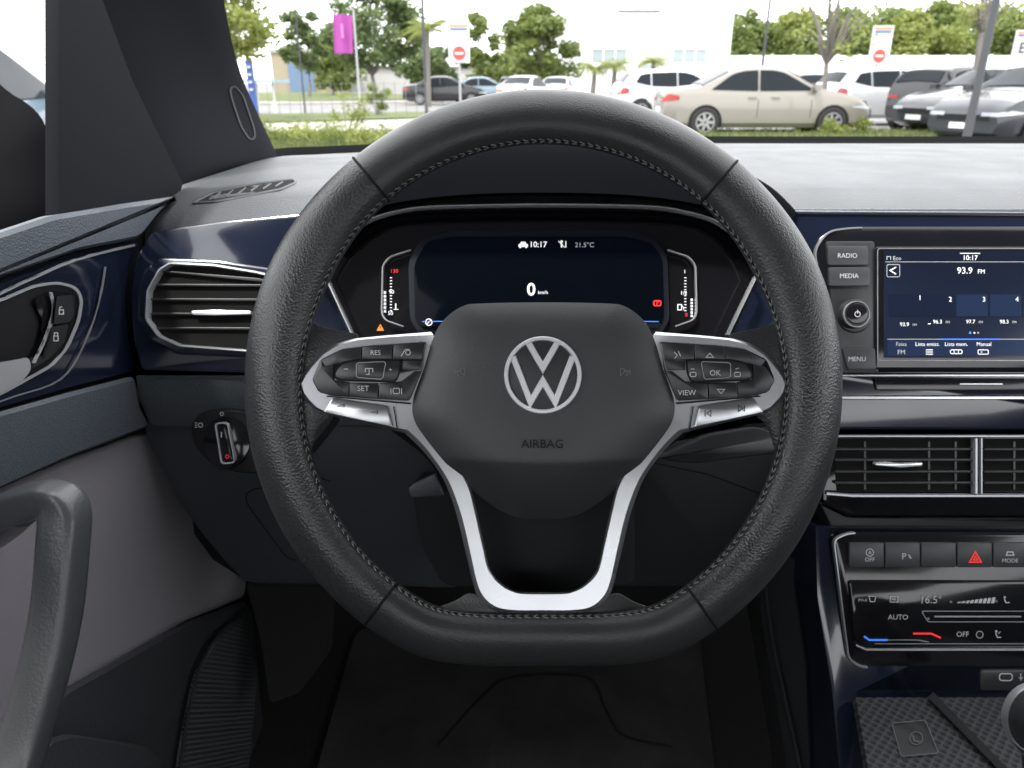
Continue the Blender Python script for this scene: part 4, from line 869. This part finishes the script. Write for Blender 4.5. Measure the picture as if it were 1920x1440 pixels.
make_car('hatch',wp,'white car parked behind the nose of the beige sedan',X(1655,23),23,R_(8))
make_car('hatch',bp_,'black hatchback with red tail lights seen from behind on the right',X(1790,20.5),20.5,R_(28))
make_car('sedan',gp_,'dark graphite sedan with its nose toward the lamp post',X(1900,17.5),18.4,R_(196))
make_car('sedan',gp_,'dark sedan cut off by the right edge, nose toward the camera',X(2020,14),15.2,R_(205))
make_car('hatch',sp_,'pale silver-blue car seen through the driver side window',-4.3,5.4,R_(100))
far=[(835,44,R_(5),bp_,'small black car in the distance below the left sign'),(905,48,R_(3),sp_,'small silver car in the distance beside the black one'),(985,40,R_(70),wp,'small white car in the distance nearest the wheel top'),(1045,46,R_(80),wp,'small white car in the distance at the building corner'),
(960,54,R_(85),gp_,'small grey car farthest away between the white cars'),(1760,38,R_(80),wp,'white car beyond the black hatchback roof'),(1700,42,R_(85),gp_,'grey car far behind beside the right sign'),(1860,36,R_(78),wp,'white car just behind the right lamp post'),(1500,34,R_(85),bp_,'black car behind the roof of the beige sedan'),(1880,26,R_(75),gp_,'grey car parked behind the dark sedan on the right')]
for px,Y,rz,pm,lab in far: make_car('hatch' if px%2==0 else 'sedan',pm,lab,X(px,Y),Y,rz,detail=False)
# =============== LIGHT
w=bpy.data.worlds.new('World'); bpy.context.scene.world=w; w.use_nodes=True; nt=w.node_tree; bg=nt.nodes['Background']; bg.inputs['Strength'].default_value=.12
SE,SR=R_(60),R_(222)
sky=nt.nodes.new('ShaderNodeTexSky'); sky.sky_type='NISHITA'; sky.sun_disc=False; sky.sun_elevation=SE; sky.sun_rotation=SR
tc=nt.nodes.new('ShaderNodeTexCoord'); n=nt.nodes.new('ShaderNodeTexNoise'); n.inputs['Scale'].default_value=2.2; n.inputs['Detail'].default_value=7
nt.links.new(tc.outputs['Generated'],n.inputs['Vector']); r=nt.nodes.new('ShaderNodeValToRGB'); r.color_ramp.elements[0].position=.25; r.color_ramp.elements[0].color=(.6,.6,.6,1); r.color_ramp.elements[1].position=.5; nt.links.new(n.outputs['Fac'],r.inputs['Fac'])
mx=nt.nodes.new('ShaderNodeMixRGB'); nt.links.new(r.outputs['Color'],mx.inputs[0]); nt.links.new(sky.outputs[0],mx.inputs[1]); mx.inputs[2].default_value=(29,29.4,30,1); nt.links.new(mx.outputs[0],bg.inputs['Color'])
sl=bpy.data.lights.new('sun','SUN'); sl.energy=4; sl.angle=R_(5); sl.color=(1,.96,.9); so_=bpy.data.objects.new('sun',sl); COL.objects.link(so_)
sd=Vector((math.sin(SR)*math.cos(SE),math.cos(SR)*math.cos(SE),math.sin(SE))); so_.rotation_euler=sd.to_track_quat('Z','Y').to_euler(); so_.location=(0,0,20)
cam=bpy.data.cameras.new('camera'); co=bpy.data.objects.new('camera',cam); COL.objects.link(co); co.location=C0; co.rotation_euler=(math.radians(90)-PIT,0,0)
cam.sensor_width=36; cam.lens=F/1920*36; cam.clip_start=.02; cam.clip_end=3000; bpy.context.scene.camera=co
cam.dof.use_dof=True; cam.dof.focus_distance=.50; cam.dof.aperture_fstop=14
bpy.context.scene.view_settings.view_transform='Standard'
